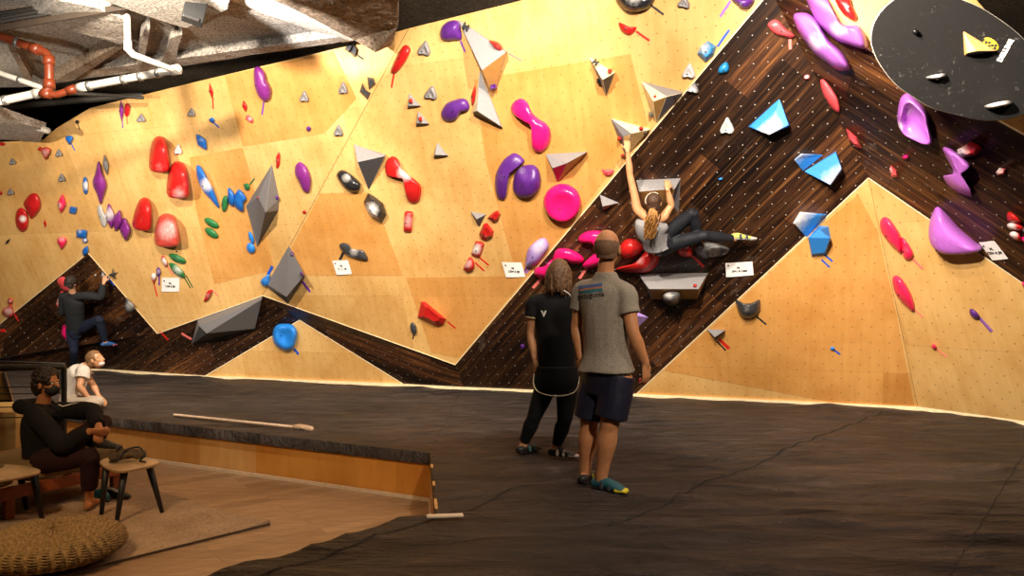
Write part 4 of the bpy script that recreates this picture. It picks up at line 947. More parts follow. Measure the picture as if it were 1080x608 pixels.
rough_prism('ceiling_ledge', [(-200, 104), (-10, 120), (49, 139), (41, 150), (-10, 146), (-200, 150)], 3.95, 4.08, CONC, .15, .03)
# room shell
def room_box(name, c, s, mat):
    bm = bmesh.new(); box(bm, c, s); o = bm_obj(name, bm, mat); o['kind'] = 'structure'
room_box('ceiling', (0, 7, 5.75), (26, 24, .2), CONCD)
room_box('wall_back', (0, 18.2, 2.8), (26, .2, 6), VOID)
room_box('wall_far_left', (-12.6, 7, 2.8), (.2, 24, 6), CONCK)
room_box('wall_far_right', (8.6, 7, 2.8), (.2, 24, 6), CONCK)
room_box('wall_behind_camera', (0, -4.6, 2.8), (26, .2, 6), CONCK)
room_box('floor', (-2, 7, FZ-.1), (22, 24, .2), OAK)
# pipes
WP = plain('white_pipe_paint', (.44, .41, .36), .45); RP = plain('rust_red_pipe_paint', (.17, .030, .009), .4); RODM = plain('grey_hanger_steel', (.25, .24, .22), .4, .7)
def pipe(label, pts, Y, rpx, mat, clamps=(), name='ceiling_pipe', group=None, flange=()):
    Ys = Y if isinstance(Y, (list, tuple)) else [Y]*len(pts)
    w = [P(x, y, yy) for (x, y), yy in zip(pts, Ys)]; r = rpx*Ys[0]/F
    bm = bmesh.new(); 
    for a, b in zip(w, w[1:]): tube(bm, [a, b], [r, r], 16, cap='round', sub=1)
    o = bm_obj(name, bm, mat, origin=w[0], smooth=True); tag(o, label, 'pipe', 'pipes under the concrete ceiling')
    for i, t in clamps:
        c = w[i].lerp(w[i+1], t); d = (w[i+1]-w[i]).normalized(); bm = bmesh.new()
        tube(bm, [c-d*.02, c+d*.02], [r*1.22, r*1.22], 16, cap='flat', sub=1); cl = bm_obj('pipe_clamp', bm, RODM, o)
        bm = bmesh.new(); tube(bm, [c+Vector((0, 0, r)), Vector((c.x, c.y, 4.78))], [.006, .006], 6, cap='flat', sub=1); bm_obj('hanger_rod', bm, RODM, cl).location = (0, 0, 0) 
    for i, t, k2 in flange:
        c = w[i].lerp(w[i+1], t); d = (w[i+1]-w[i]).normalized(); bm = bmesh.new()
        tube(bm, [c-d*.05, c+d*.05], [r*k2, r*k2], 16, cap='flat', sub=1); bm_obj('coupling', bm, mat, o)
    return o
pipe('rust red pipe coming from the left and bending down', [(-60, 22), (0, 38), (47, 55), (51.5, 61), (52, 92), (48, 97)], 8.45, 4.6, RP, [(1, .4)], flange=[(1, .8, 1.25), (3, .1, 1.25), (3, .9, 1.25)])
pipe('short rust red pipe between the two white pipes', [(44, 99), (60, 100), (72, 96), (84, 92)], 8.45, 3.6, RP, flange=[(0, .3, 1.3), (2, .3, 1.25)])
pipe('white pipe with capped end under the concrete slab', [(84, 92.5), (188, 73)], [8.45, 8.3], 4.0, WP, [(0, .1), (0, .45), (0, .62), (0, .80)], flange=[(0, .03, 1.2), (0, .97, 1.3)])
pipe('white pipe dropping and bending right below the slab', [(134, 18), (135, 52), (141, 58), (181, 73)], [7.75, 7.75, 7.75, 8.15], 3.4, WP, flange=[(0, .9, 1.2)])
pipe('white pipe entering from the left under the red one', [(-60, 120), (46, 97)], 8.55, 4.2, WP, [(0, .62)], flange=[(0, .95, 1.25)])
pipe('thin white pipe sloping down at the left edge', [(-60, 48), (0, 77), (42, 92)], 8.5, 2.8, WP, [(1, .5)])
pipe('thin dark pipe running right behind the white pipe', [(58, 97), (150, 103)], 10.2, 2, plain('dark_pipe', (.03, .025, .02), .5))
pipe('dark duct behind the pipes above the wall top', [(-40, 118), (60, 108), (150, 100)], 11.6, 3.5, plain('dark_pipe', (.03, .025, .02), .5), name='ceiling_duct')
pipe('pale dusty pipe on the concrete ledge', [(-60, 108), (0, 122), (50, 138)], 10.4, 3.4, CONC)
# cable tray
t = empty('cable_tray', P(40, 14, 8.0), 'dark perforated cable tray crossing the upper left corner', 'cable tray')
TRM = plain('dusty_tray_steel', (.035, .023, .014), .6, .3)
bm = bmesh.new()
a0, a1 = P(-60, 26, 8.0), P(150, -10, 8.0); b0, b1 = P(-60, 40, 7.7), P(150, 4, 7.7)
for (p, q) in ((a0, a1), (b0, b1)):
    d = (q-p).normalized(); box(bm, (p+q)/2, ((q-p).length, .02, .06), Matrix((d, Vector((0, 0, 1)).cross(d).normalized(), d.cross(Vector((0, 0, 1)).cross(d).normalized()))).transposed())
bm_obj('side_rail', bm, TRM, t)
for i in range(40):
    u = i/39; p, q = a0.lerp(a1, u), b0.lerp(b1, u); bm = bmesh.new(); tube(bm, [p, q], [.012, .012], 6, cap='flat', sub=1); bm_obj('rung', bm, TRM, t)
bm = bmesh.new(); rn = random.Random(4)
for kx in range(4):
    u0 = .2+.2*kx; tube(bm, [a0.lerp(b0, u0).lerp(a1.lerp(b1, u0), j/8)+Vector((0, 0, .03+rn.uniform(0, .02))) for j in range(9)], [.018]*9, 8, sub=2)
bm_obj('cable', bm, plain('black_cable', (.02, .017, .015), .6), t)
# hanging black box
bc = P(206, 8, 7.6); hb = empty('hanging_spotlight', bc, 'black box spotlight hanging below the concrete ceiling', 'spotlight')
rot = Matrix.Rotation(R(14), 3, 'Y') @ Matrix.Rotation(R(25), 3, 'Z')
bm = bmesh.new(); box(bm, bc, (.20, .22, .30), rot, .01); bm_obj('housing', bm, VOID, hb)
bm = bmesh.new(); box(bm, bc+Vector((.0, -.10, -.14)), (.15, .05, .03), rot, .005); bm_obj('visor', bm, BLK, hb)
bm = bmesh.new(); tube(bm, [bc+Vector((-.10, 0, .05)), bc+Vector((-.10, 0, .22)), bc+Vector((0, 0, .26)), bc+Vector((.10, 0, .22)), bc+Vector((.10, 0, .05))], [.008]*5, 6, sub=2)
tube(bm, [bc+Vector((0, 0, .26)), Vector((bc.x, bc.y, 4.8))], [.012, .012], 8, sub=1); bm_obj('bracket', bm, BLK, hb)
# ------------------------------------------------------------------ padded floor and its pit
L0, L1 = G(160, 445.6, MATZ), G(453, 478, MATZ); ld = (L1-L0).normalized()
LL = L0-ld*6.5                                   # far left end of the pit's back edge
S1 = G(459.5, 544, MATZ)                         # near end of its right side
N1 = G(388, 556.5, MATZ); N2 = G(221, 608.5, MATZ); nd = (N2-N1).normalized(); N3 = N2+nd*6.0
def wrinkle(x, y):
    v = Vector((x*.55, y*2.3, 0)); a = noise.noise(v*1.3)+.5*noise.noise(v*3.1+Vector((5, 1, 0)))
    r = 1-abs(noise.noise(Vector((x*.5+3, y*1.9+x*.25, 2))*1.6))*2
    w_ = 1.0
    if x < L1.x+.6:
        dd = abs((Vector((x, y, 0))-Vector((L0.x, L0.y, 0))).cross(Vector((ld.x, ld.y, 0))).z); w_ = min(1, .12+dd/.5)
    return w_*(.026*a+.034*max(0, r-.5)+.006*noise.noise(Vector((x*3, y*5, 7))))
def pad(name_bm, cuts, x0, x1, y0, y1, step=.055):
    bm = bmesh.new(); nx, ny = int((x1-x0)/step), int((y1-y0)/step)
    bmesh.ops.create_grid(bm, x_segments=nx, y_segments=ny, size=.5)
    for v in bm.verts: v.co = Vector((x0+(v.co.x+.5)*(x1-x0), y0+(v.co.y+.5)*(y1-y0), MATZ))
    for p, n in cuts:
        bmesh.ops.bisect_plane(bm, geom=bm.verts[:]+bm.edges[:]+bm.faces[:], plane_co=p, plane_no=n, clear_outer=True)
    for v in bm.verts: v.co.z += wrinkle(v.co.x, v.co.y)
    ed = [e for e in bm.edges if e.is_boundary]
    r = bmesh.ops.extrude_edge_only(bm, edges=ed)
    for v in [g for g in r['geom'] if isinstance(g, bmesh.types.BMVert)]: v.co.z = MATZ-.10
    return bm
up = Vector((0, 0, 1))
def nout(a, b, inner):   # horizontal normal of line ab pointing away from inner
    n = (b-a).cross(up).normalized(); return n if n.dot(inner-a) < 0 else -n
far = Vector((0, 9, MATZ)); rgt = Vector((3, 4, MATZ))
BIG = bmesh.new()
def join(bm):
    me = bpy.data.meshes.new('j'); bm.to_mesh(me); bm.free(); BIG.from_mesh(me); bpy.data.meshes.remove(me)
# behind the pit's back edge line (left of its corner)
join(pad(0, [(L0, nout(L0, L1, far)), (Vector((L1.x, 0, 0)), Vector((1, 0, 0)))], -10, L1.x+.2, 5.5, 14.8))
# right part
join(pad(0, [(Vector((L1.x, 0, 0)), Vector((-1, 0, 0))), (Vector((0, L1.y, 0)), Vector((0, -1, 0)))], L1.x-.2, 7.6, L1.y-.2, 11.6))
join(pad(0, [(L1, nout(L1, S1, rgt)), (Vector((0, L1.y, 0)), Vector((0, 1, 0))), (Vector((0, S1.y, 0)), Vector((0, -1, 0)))], L1.x-.3, 7.6, S1.y-.3, L1.y+.2, .045))
join(pad(0, [(N1, nout(N1, N2, Vector((2, 3, 0)))), (Vector((0, S1.y, 0)), Vector((0, 1, 0)))], -5.5, 7.6, -3, S1.y+.2, .05))
bmesh.ops.remove_doubles(BIG, verts=BIG.verts, dist=.002)
mat = bm_obj('crash_mat', BIG, VINYL, smooth=True)
tag(mat, 'wide black wrinkled crash mat covering the floor under the climbing wall', 'crash mat')
SEAM = plain('dark_seam', (.008, .007, .006), .8)  # dark line colour of the mat seams
def seam(pts, w=.018):
    bm = bmesh.new(); out = []
    for p, q in zip(pts, pts[1:]):
        N = max(2, int((q-p).length/.06)); out += [p.lerp(q, i/N) for i in range(N)]
    out.append(pts[-1]); L = []; Rr = []
    for i, c in enumerate(out):
        d = (out[min(i+1, len(out)-1)]-out[max(i-1, 0)]).normalized(); s = d.cross(up)*w/2
        z = MATZ+wrinkle(c.x, c.y)+.004; j = s*noise.noise(c*3)*1.5
        L.append(bm.verts.new((c.x-s.x+j.x, c.y-s.y+j.y, z))); Rr.append(bm.verts.new((c.x+s.x+j.x, c.y+s.y+j.y, z)))
    for i in range(len(L)-1): bm.faces.new((L[i], L[i+1], Rr[i+1], Rr[i]))
    bm_obj('seam', bm, SEAM, mat)
seam([G(240, 625, MATZ), G(388, 568, MATZ), G(500, 535, MATZ), G(560, 512, MATZ)])
seam([G(640, 560, MATZ), G(700, 533, MATZ), G(735, 514, MATZ), G(769, 503, MATZ), G(850, 467, MATZ), G(936, 433.5, MATZ)])
seam([G(1079, 482, MATZ), G(1002, 608, MATZ)], .006)
seam([G(730, 513, MATZ), G(875, 521, MATZ), G(1047, 535, MATZ), G(1100, 537, MATZ)], .008)
seam([G(395, 470, MATZ), G(500, 447, MATZ), G(610, 424, MATZ)], .007)
seam([G(330, 425, MATZ), G(210, 402, MATZ)], .006)
# plywood risers of the pit, in three tints, with a pale foot strip
def riser(name, a, b, z0, z1, m, th=.02, inset=.03):
    n = nout(a, b, Vector((0, 20, 0))) if abs((b-a).x) > abs((b-a).y) else Vector((-1, 0, 0))
    a = a-n*inset; b = b-n*inset; bm = bmesh.new()
    A, B = Vector((a.x, a.y, z0)), Vector((b.x, b.y, z0)); h = Vector((0, 0, z1-z0))
    hexa(bm, [A, B, B+h, A+h], [v-n*th for v in (A, B, B+h, A+h)]); o = bm_obj(name, bm, m); o['kind'] = 'structure'
    uvl = o.data.uv_layers.new(name='UVMap'); d = (b-a).normalized()
    for p in o.data.polygons:
        for li in p.loop_indices:
            c = o.data.vertices[o.data.loops[li].vertex_index].co; uvl.data[li].uv = (c.dot(d)+3, c.z+.7)
    return o
RT = MATZ-.095
k0 = L0+ld*((G(247, 462, MATZ)-L0).dot(ld)); k1 = L0+ld*((G(359, 475, MATZ)-L0).dot(ld))
riser('wall_pit_left', LL, k0, FZ, RT, PLYB); riser('wall_pit_center', k0, k1, FZ, RT, PLYC)
riser('wall_pit_right', k1, L1, FZ, RT, plywood('amber_riser_plywood', False, (.88, .60, .26)))
riser('wall_pit_side', L1, S1, FZ, MATZ-.01, PLYB, inset=.0)
riser('wall_pit_near', N1, N3, FZ, RT, PLYB)
riser('baseboard_pit', LL, L1, FZ, FZ+.03, plain('pale_foot_strip', (.62, .48, .34), .6), inset=-.01)
riser('baseboard_pit_side', L1, S1, FZ, FZ+.03, plain('pale_foot_strip', (.62, .48, .34), .6), inset=-.01)
def lift(px, py, z=MATZ): p = G(px, py, z); return p
# broom stick and pale slat on the mat
a = lift(184, 438, MATZ+.03); b = lift(312, 451, MATZ+.03); c = lift(328, 453, MATZ+.03)
st = empty('long_brush', a, 'long pale wooden brush lying on the black mat near the pit edge', 'brush')
WD = plain('pale_stick_wood', (.68, .50, .36), .5)
bm = bmesh.new(); tube(bm, [a, b], [.016, .016], 12, cap='round', sub=1); bm_obj('handle', bm, WD, st, smooth=True)
bm = bmesh.new(); d = (c-b).normalized(); tube(bm, [b-d*.02, b+d*.05, c], [.022, .038, .030], 10, sub=2)
tube(bm, [b+d*.05, b+d*.08+Vector((.02, -.06, .01))], [.014, .012], 8, sub=1); bm_obj('brush_head', bm, plain('brush_head_wood', (.50, .34, .22), .6), st, smooth=True)
bm = bmesh.new()
for i in range(30):
    q = b+d*(.03+.12*(i % 10)/10)+Vector((0, -.02-.012*(i//10), 0)); tube(bm, [q, q+Vector((0, -.02, -.018))], [.004, .003], 5, sub=1)
bm_obj('bristles', bm, plain('dark_bristles', (.05, .035, .03), .8), st)
a = lift(450, 545, MATZ+.035); b = lift(488.5, 543.5, MATZ+.03); bm = bmesh.new(); d = (b-a).normalized()
box(bm, (a+b)/2, ((b-a).length, .05, .012), Matrix((d, Vector((-d.y, d.x, 0)), up)).transposed(), .003)
tag(bm_obj('wooden_slat', bm, plain('pale_slat_wood', (.80, .62, .45), .5), origin=(a+b)/2), 'short pale wooden slat on the mat at the pit corner', 'slat')
# rug
rc = G(285, 555, FZ); d1 = Vector((-.68, -.73, 0)).normalized(); d2 = Vector((-.80, .60, 0)).normalized(); bm = bmesh.new(); NX = 60
for j in range(NX):
    for i in range(NX):
        pass
gr = [[bm.verts.new(rc+d1*(3.2*i/NX)+d2*(3.1*j/NX)+up*(.012+.004*noise.noise(Vector((i*.9, j*.9, 0)))+.035*max(0, 1-i/6)*max(0, 1-j/6)))for i in range(NX+1)] for j in range(NX+1)]
for j in range(NX):
    for i in range(NX): bm.faces.new((gr[j][i], gr[j][i+1], gr[j+1][i+1], gr[j+1][i]))
r = bmesh.ops.extrude_edge_only(bm, edges=[e for e in bm.edges if e.is_boundary])
for v in [g for g in r['geom'] if isinstance(g, bmesh.types.BMVert)]: v.co.z = FZ+.001
def rugm():
    k = NT('beige_rug'); g = k.n('ShaderNodeNewGeometry').outputs['Position']; f = k.noise(g, 60, 3, .7); f2 = k.noise(g, 3, 4, .6)
    k.base(k.mix(1, k.ramp(f, [(.3, (.25, .165, .095)), (.7, (.52, .37, .235))]), k.ramp(f2, [(.3, (.8, .78, .75)), (.7, (1.1, 1.1, 1.1))]), 'MULTIPLY')); k.rough(.95); k.bump(f, .6, .01); return k.m
rug = bm_obj('area_rug', bm, rugm()); tag(rug, 'beige flat woven rug on the wooden floor of the pit', 'rug')
bm = bmesh.new()
for (p, q) in ((rc, rc+d1*3.2),):
    tube(bm, [p+up*.016, q+up*.012], [.007, .007], 6, cap='flat', sub=1)
bm_obj('edge_binding', bm, plain('dark_binding', (.06, .035, .02), .8), rug)
# knitted pouf
pc = Vector(((56-CX)/F*5.05, 5.05, FZ+.02)); rad, hh, NRB, NPH = .42, .205, 36, 84
vs_, fs_ = [], []; NT_ = NRB*6
for j in range(NPH+1):
    ph = j/NPH*math.pi*.93
    for i in range(NT_):
        th = 2*math.pi*i/NT_; u = i % 6/6.0
        rr = rad*(math.sin(ph)**.75 if ph < math.pi/2 else math.sin(ph)**.45); z = hh/2+hh/2*math.copysign(abs(math.cos(ph))**.85, math.cos(ph))
        rib = abs(math.sin(math.pi*u)); row = math.sin(2*math.pi*(j/NPH*26)+(1.6 if u < .5 else -1.6)*1.0*(2*abs(u-.5)))
        dsp = .024*rib+.011*row*rib; k_ = 1+dsp/rad*min(1, rr/rad*1.5)
        vs_.append(pc+Vector((rr*math.cos(th)*k_, rr*math.sin(th)*k_, z+dsp*abs(math.cos(ph))*.9)))
for j in range(NPH):
    for i in range(NT_):
        a = j*NT_+i; b = j*NT_+(i+1) % NT_; fs_.append((a, b, b+NT_, a+NT_))
def knit():
    k = NT('mustard_knit_yarn'); o = k.n('ShaderNodeTexCoord').outputs['Object']; f = k.noise(o, 55, 3, .6)
    k.base(k.ramp(f, [(.3, (.16, .092, .03)), (.7, (.42, .27, .11))])); k.rough(.95); return k.m
pf = mesh_obj('knitted_pouf', vs_, fs_, knit(), origin=pc, smooth=True); tag(pf, 'round chunky knitted brown pouf on the rug', 'pouf')
# stool (three-legged side table)
def slab(bm, pts, z0, z1, sub=5):
    ring = [Vector((p[0], p[1], 0)) for p in catmull(pts, sub, True)]
    c = sum(ring, Vector())/len(ring)
    L = [[bm.verts.new(Vector(((p.x-c.x)*s+c.x, (p.y-c.y)*s+c.y, z))) for p in ring] for s, z in ((.93, z0), (.985, z0+(z1-z0)*.35), (1, z0+(z1-z0)*.8), (.985, z1))]
    n = len(ring); bm.faces.new(L[0]); bm.faces.new(L[-1])
    for a, b in zip(L, L[1:]):
        for k in range(n): bm.faces.new((a[k], a[(k+1) % n], b[(k+1) % n], b[k]))
TOPW = plain('honey_table_top', (.55, .36, .19), .35, var=.2, scale=6)
tz = .365
tp = [Vector(((x-CX)/F*y, y)) for x, y in ()]
def table(name, label, top_px, legs, tz, mt=TOPW):
    pts = [G(x, y, tz) for x, y in top_px]; c = sum(pts, Vector())/len(pts)
    t = empty(name, (c.x, c.y, FZ), label, 'table')
    bm = bmesh.new(); slab(bm, pts, tz-.028, tz); bm_obj('table_top', bm, mt, t)
    for (tx, ty), (bx, by) in legs:
        b = G(bx, by, FZ+.012); a = P(tx, ty, b.y-.0); a = Vector((a.x, a.y+(c.y-b.y)*.25, tz-.02))
        bm = bmesh.new(); tube(bm, [a, b], [.030, .016], 12, cap='flat', sub=1); bm_obj('leg', bm, BLK, t, smooth=True)
    return t
stool = table('side_table', 'small three-legged side table with black legs beside the seated man', [(105, 487), (116, 482.5), (138, 482), (160, 484.5), (168, 487.5), (160, 490.5), (140, 494.5), (124, 496.5), (112, 493)], [((113, 494), (107, 543)), ((128, 495), (123, 552)), ((158, 491), (171, 541))], tz)
table('coffee_table', 'wooden coffee table with dark legs cut off by the left edge', [(-70, 493), (-30, 489), (8, 490), (34, 493), (43, 496.5), (34, 500), (4, 505.5), (-35, 508), (-68, 504)], [((28, 502), (28, 538)), ((38, 500), (44, 548)), ((-40, 506), (-50, 560))], .355)
# crumpled olive cap with a cord on the side table
cc = G(131, 488, tz); cp = empty('fabric_pouch', cc, 'crumpled olive fabric pouch with a dark cord on the side table', 'pouch')
bm = bmesh.new(); ell(bm, cc+Vector((.0, .05, .06)), (.11, .09, .040)); ell(bm, cc+Vector((.09, .06, .05)), (.06, .06, .036)); ell(bm, cc+Vector((-.07, .02, .045)), (.06, .06, .04))
remesh('pouch_body', bm, plain('olive_canvas', (.10, .065, .032), .9), cp, .010, 3, lambda co, q: .014*noise.noise(co*26)); 
bm = bmesh.new(); tube(bm, [cc+Vector(v) for v in ((-.09, -.05, .015), (-.02, -.06, .03), (.02, -.02, .10), (.12, .0, .12), (.17, -.02, .06), (.14, -.03, .02), (.19, -.04, .012))], [.008]*7, 8, sub=4); bm_obj('cord', bm, BLK, cp, smooth=True)
# shoes parked under the side table
tl = G(105, 529, FZ+.012); sh = empty('teal_shoe', tl, 'teal and black climbing shoe on the rug behind the side table leg', 'shoe')
bm = bmesh.new(); tube(bm, [tl+Vector((-.03, 0, .05)), tl+Vector((.02, 0, .055)), tl+Vector((.06, -.01, .04))], [(.035, .05), (.04, .05), (.03, .035)], 12, side=(0, 1, 0)); 
remesh('upper', bm, plain('teal_fabric', (.01, .16, .17), .6), sh, .008, 2)
bm = bmesh.new(); tube(bm, [tl+Vector((-.05, 0, .012)), tl+Vector((.02, 0, .012)), tl+Vector((.09, -.02, .012))], [(.035, .012), (.042, .012), (.03, .012)], 12, side=(0, 1, 0)); bm_obj('sole', bm, BLK, sh, smooth=True)
tl = G(119, 526, FZ+.012); sh = empty('black_shoe', tl, 'black shoe with a pale lining lying behind the side table', 'shoe')
bm = bmesh.new(); tube(bm, [tl+Vector((-.08, .03, .045)), tl+Vector((0, .01, .05)), tl+Vector((.10, -.02, .03)), tl+Vector((.15, -.03, .025))], [(.036, .045), (.042, .045), (.04, .03), (.03, .022)], 12, side=(0, 1, 0))
remesh('upper', bm, plain('black_shoe_leather', (.02, .018, .017), .5), sh, .008, 2)
bm = bmesh.new(); tube(bm, [tl+Vector((-.05, .0, .08)), tl+Vector((.0, -.02, .085)), tl+Vector((.05, -.03, .065))], [.012]*3, 8); bm_obj('lining', bm, plain('pale_lining', (.55, .50, .45), .8), sh, smooth=True)
# sofa
sf = Vector((.35, .63, 0)).normalized(); sb = Vector((-sf.y, sf.x, 0)); s0 = G(122, 523, FZ)+sf*.12
sofa = empty('sofa', s0-sf*1.2, 'low wooden framed sofa with olive cushions at the left edge', 'sofa')
RW = plain('red_stained_wood', (.26, .065, .022), .4, var=.25); OL = plain('olive_cushion_fabric', (.20, .135, .055), .9, bump=.3, scale=60)
Mx = Matrix((sf, sb, up)).transposed()
def sbx(name, u0, u1, v0, v1, z0, z1, m, bev=.01, n=None):
    c = s0+sf*((u0+u1)/2)+sb*((v0+v1)/2); c.z = (z0+z1)/2; bm = bmesh.new(); box(bm, c, (abs(u1-u0), abs(v1-v0), abs(z1-z0)), Mx, bev); return bm_obj(name, bm, m, sofa, smooth=False)
sbx('front_rail', -2.6, 0, 0, .04, .10, .20, RW); sbx('end_rail', -.04, 0, .04, .80, .10, .20, RW); sbx('back_rail', -2.6, 0, .76, .80, .10, .20, RW)
for u in (-.06, -.95, -1.85, -2.55):
    for v in (.02, .74): sbx('leg', u-.07, u, v, v+.06, FZ+.012, .11, RW)
def cushion(name, u0, u1, v0, v1, z0, z1):
    c = s0+sf*((u0+u1)/2)+sb*((v0+v1)/2); c.z = (z0+z1)/2; bm = bmesh.new(); bmesh.ops.create_cube(bm, size=1)
    bmesh.ops.subdivide_edges(bm, edges=bm.edges, cuts=9, use_grid_fill=True)
    sx, sy, sz = abs(u1-u0)/2, abs(v1-v0)/2, abs(z1-z0)/2; e = min(sx, sy, sz)
    for v in bm.verts:
        p = v.co*2; q = Vector([math.copysign(abs(t)**.9, t) for t in p])
        m = max(abs(p.x), abs(p.y), abs(p.z)); L = (abs(p.x)**6+abs(p.y)**6+abs(p.z)**6)**(1/6)
        p = p/L; co = Vector((p.x*sx, p.y*sy, p.z*sz)); co += Vector((0, 0, 1))*.01*noise.noise(co*5)
        v.co = c+Mx @ co
    return bm_obj(name, bm, OL, sofa, smooth=True)
cushion('seat_cushion', -.90, -.01, .0, .76, .19, .37); cushion('seat_cushion', -1.80, -.91, .0, .76, .19, .37); cushion('seat_cushion', -2.6, -1.81, .0, .76, .19, .37)
cushion('back_cushion', -1.80, -.95, .60, .80, .34, .74); cushion('back_cushion', -2.6, -1.81, .60, .80, .34, .74)
# railing behind the sofa
rl = empty('metal_railing', P(67, 389, 7.6), 'black metal railing with thin wires behind the seated man', 'railing')
bm = bmesh.new(); tube(bm, [P(-80, 391, 7.2), P(66, 387, 7.6)], [.032, .032], 14, sub=1); bm_obj('top_rail', bm, plain('dark_olive_rail', (.035, .028, .018), .45), rl, smooth=True)
bm = bmesh.new(); tube(bm, [P(-80, 379, 7.6), P(68, 384, 8.0)], [.012, .012], 8, sub=1); bm_obj('upper_rod', bm, BLK, rl, smooth=True)
for x, Y in ((67.5, 7.6), (-60, 7.25)):
    p = P(x, 388, Y); bm = bmesh.new(); box(bm, ((p.x, p.y, (p.z+FZ)/2)), (.04, .04, p.z-FZ), None, .004); bm_obj('post', bm, BLK, rl)
for y in (409, 416, 430, 441):
    bm = bmesh.new(); tube(bm, [P(-80, y+1, 7.25), P(66, y-1, 7.58)], [.006, .006], 6, sub=1); bm_obj('wire', bm, BLK, rl)
# leaning board left
bm = bmesh.new(); A = [P(-40, 393, 7.9), P(4, 393, 7.9), P(12, 423, 7.8), P(-40, 424, 7.8)]; hexa(bm, A, [v+Vector((0, .03, 0)) for v in A])
bd = bm_obj('leaning_board', bm, plain('amber_board', (.40, .22, .05), .6), origin=A[2]); tag(bd, 'amber plywood board with a black edge at the left frame side', 'board')
bm = bmesh.new(); tube(bm, [P(4, 393, 7.86), P(12, 423, 7.76), P(-40, 424, 7.76)], [.016]*3, 8, sub=1); bm_obj('black_edge', bm, BLK, bd)
bm = bmesh.new(); A = [G(-60, 470, FZ), G(20, 466, FZ)]; A = [Vector((-6.2, 8.1, 0)), Vector((-5.3, 8.1, 0)), Vector((-5.3, 8.9, 0)), Vector((-6.2, 8.9, 0))]
hexa(bm, [v+up*(MATZ+.10) for v in A], [v+up*FZ for v in A]); bx = bm_obj('plywood_box', bm, plain('box_plywood', (.50, .31, .10), .6), origin=A[1]); tag(bx, 'plain plywood box step between the sofa and the mat', 'box')
# ------------------------------------------------------------------ people
SKIN = None
def skinm(name, c):
    k = NT(name); o = k.n('ShaderNodeTexCoord').outputs['Object']; f = k.noise(o, 18, 3)
    k.base(k.ramp(f, [(.3, tuple(v*.86 for v in c)), (.7, tuple(v*1.08 for v in c))])); k.rough(.5)
    k.b.inputs['Subsurface Weight'].default_value = .08; k.b.inputs['Subsurface Radius'].default_value = (.02, .008, .004); return k.m
def cloth(name, c, rough=.85, heather=0.0, sc=90):
    k = NT(name); o = k.n('ShaderNodeTexCoord').outputs['Object']; f = k.noise(o, sc, 3, .7); g = k.noise(o, 260, 1)
    k.base(k.ramp(f, [(.3, tuple(v*(1-.12-heather) for v in c)), (.7, tuple(min(1, v*(1.1+heather)) for v in c))])); k.rough(rough)
    k.b.inputs['Specular IOR Level'].default_value = .25; k.bump(g, .15, .002); return k.m
def head_bm(bm, c, fwd, upv, s=1.0, mask=False):
    f = Vector(fwd).normalized(); u = Vector(upv); u = (u-f*u.dot(f)).normalized(); r = f.cross(u).normalized(); A = (r, f, u)
    def L(x, y, z): return c+(r*x+f*y+u*z)*s
    ell(bm, L(0, -.012, .028), (.076*s, .094*s, .090*s), A, 20)
    ell(bm, L(0, .022, -.045), (.058*s, .066*s, .068*s), A)
    ell(bm, L(0, .058, -.086), (.024*s, .022*s, .020*s), A)                    # chin
    tube(bm, [L(0, .080, .014), L(0, .104, -.028), L(0, .088, -.036)], [.009*s, .014*s, .010*s], 8)   # nose
    for e in (-1, 1):
        ell(bm, L(.034*e, .070, .022), (.026*s, .014*s, .008*s), A)            # brow
        ell(bm, L(.038*e, .058, -.020), (.022*s, .020*s, .018*s), A)           # cheek
        ell(bm, L(.078*e, -.004, -.008), (.009*s, .020*s, .033*s), A)          # ear
    ell(bm, L(0, .083, -.054), (.024*s, .010*s, .006*s), A); ell(bm, L(0, .080, -.065), (.020*s, .010*s, .007*s), A)  # lips
    return L, A
def hand_bm(bm, wrist, d, pal, s=1.0, curl=.5, spread=.16, side=1):
    """palm and five separate fingers; d points along the hand, pal is the way the palm faces, side puts the thumb"""
    d = Vector(d).normalized(); pal = Vector(pal); pal = (pal-d*pal.dot(d)).normalized(); a = d.cross(pal).normalized()*side
    tube(bm, [wrist-d*.02, wrist+d*.035*s, wrist+d*.085*s], [(.026*s, .020*s), (.038*s, .016*s), (.040*s, .013*s)], 12, side=a)
    for i, (o, ln) in enumerate(((.030, .070), (.010, .080), (-.010, .075), (-.029, .060))):
        b = wrist+d*.085*s+a*o*s; dd = (d+a*o*spread*20*.3).normalized(); pts = [b]; ang = 0
        for k, fr in enumerate((.45, .32, .25)):
            ang += curl*(.55 if k == 0 else .75)
            v = dd*math.cos(ang)+pal*math.sin(ang); pts.append(pts[-1]+v*ln*s*fr)
        tube(bm, [b-d*.02*s]+pts, [.0095*s, .0098*s, .0090*s, .0082*s, .0070*s], 8, sub=2)
    b = wrist+d*.025*s+a*.030*s; v = (d*.55+a*.65+pal*.35).normalized(); w = (d*.9+a*.15+pal*(.3+curl*.3)).normalized()
    tube(bm, [b, b+v*.035*s, b+v*.035*s+w*.028*s, b+v*.035*s+w*.052*s], [.014*s, .0115*s, .0105*s, .0085*s], 8, sub=2)
def foot_bm(bm, ank, toe, s=1.0, h=.0):
    d = (toe-ank); d.z = 0; d.normalize(); z = toe.z
    he = Vector((ank.x, ank.y, z))-d*.045*s
    sd = d.cross(up)
    tube(bm, [ank+up*.02, Vector((ank.x, ank.y, z+.045))], [.036*s, .040*s], 12)
    tube(bm, [he+up*.035, he+d*.08*s+up*.042, he+d*.17*s+up*.030, toe+up*.016], [(.030*s, .034*s), (.035*s, .040*s), (.042*s, .026*s), (.030*s, .015*s)], 14, side=sd)
class Fig: pass
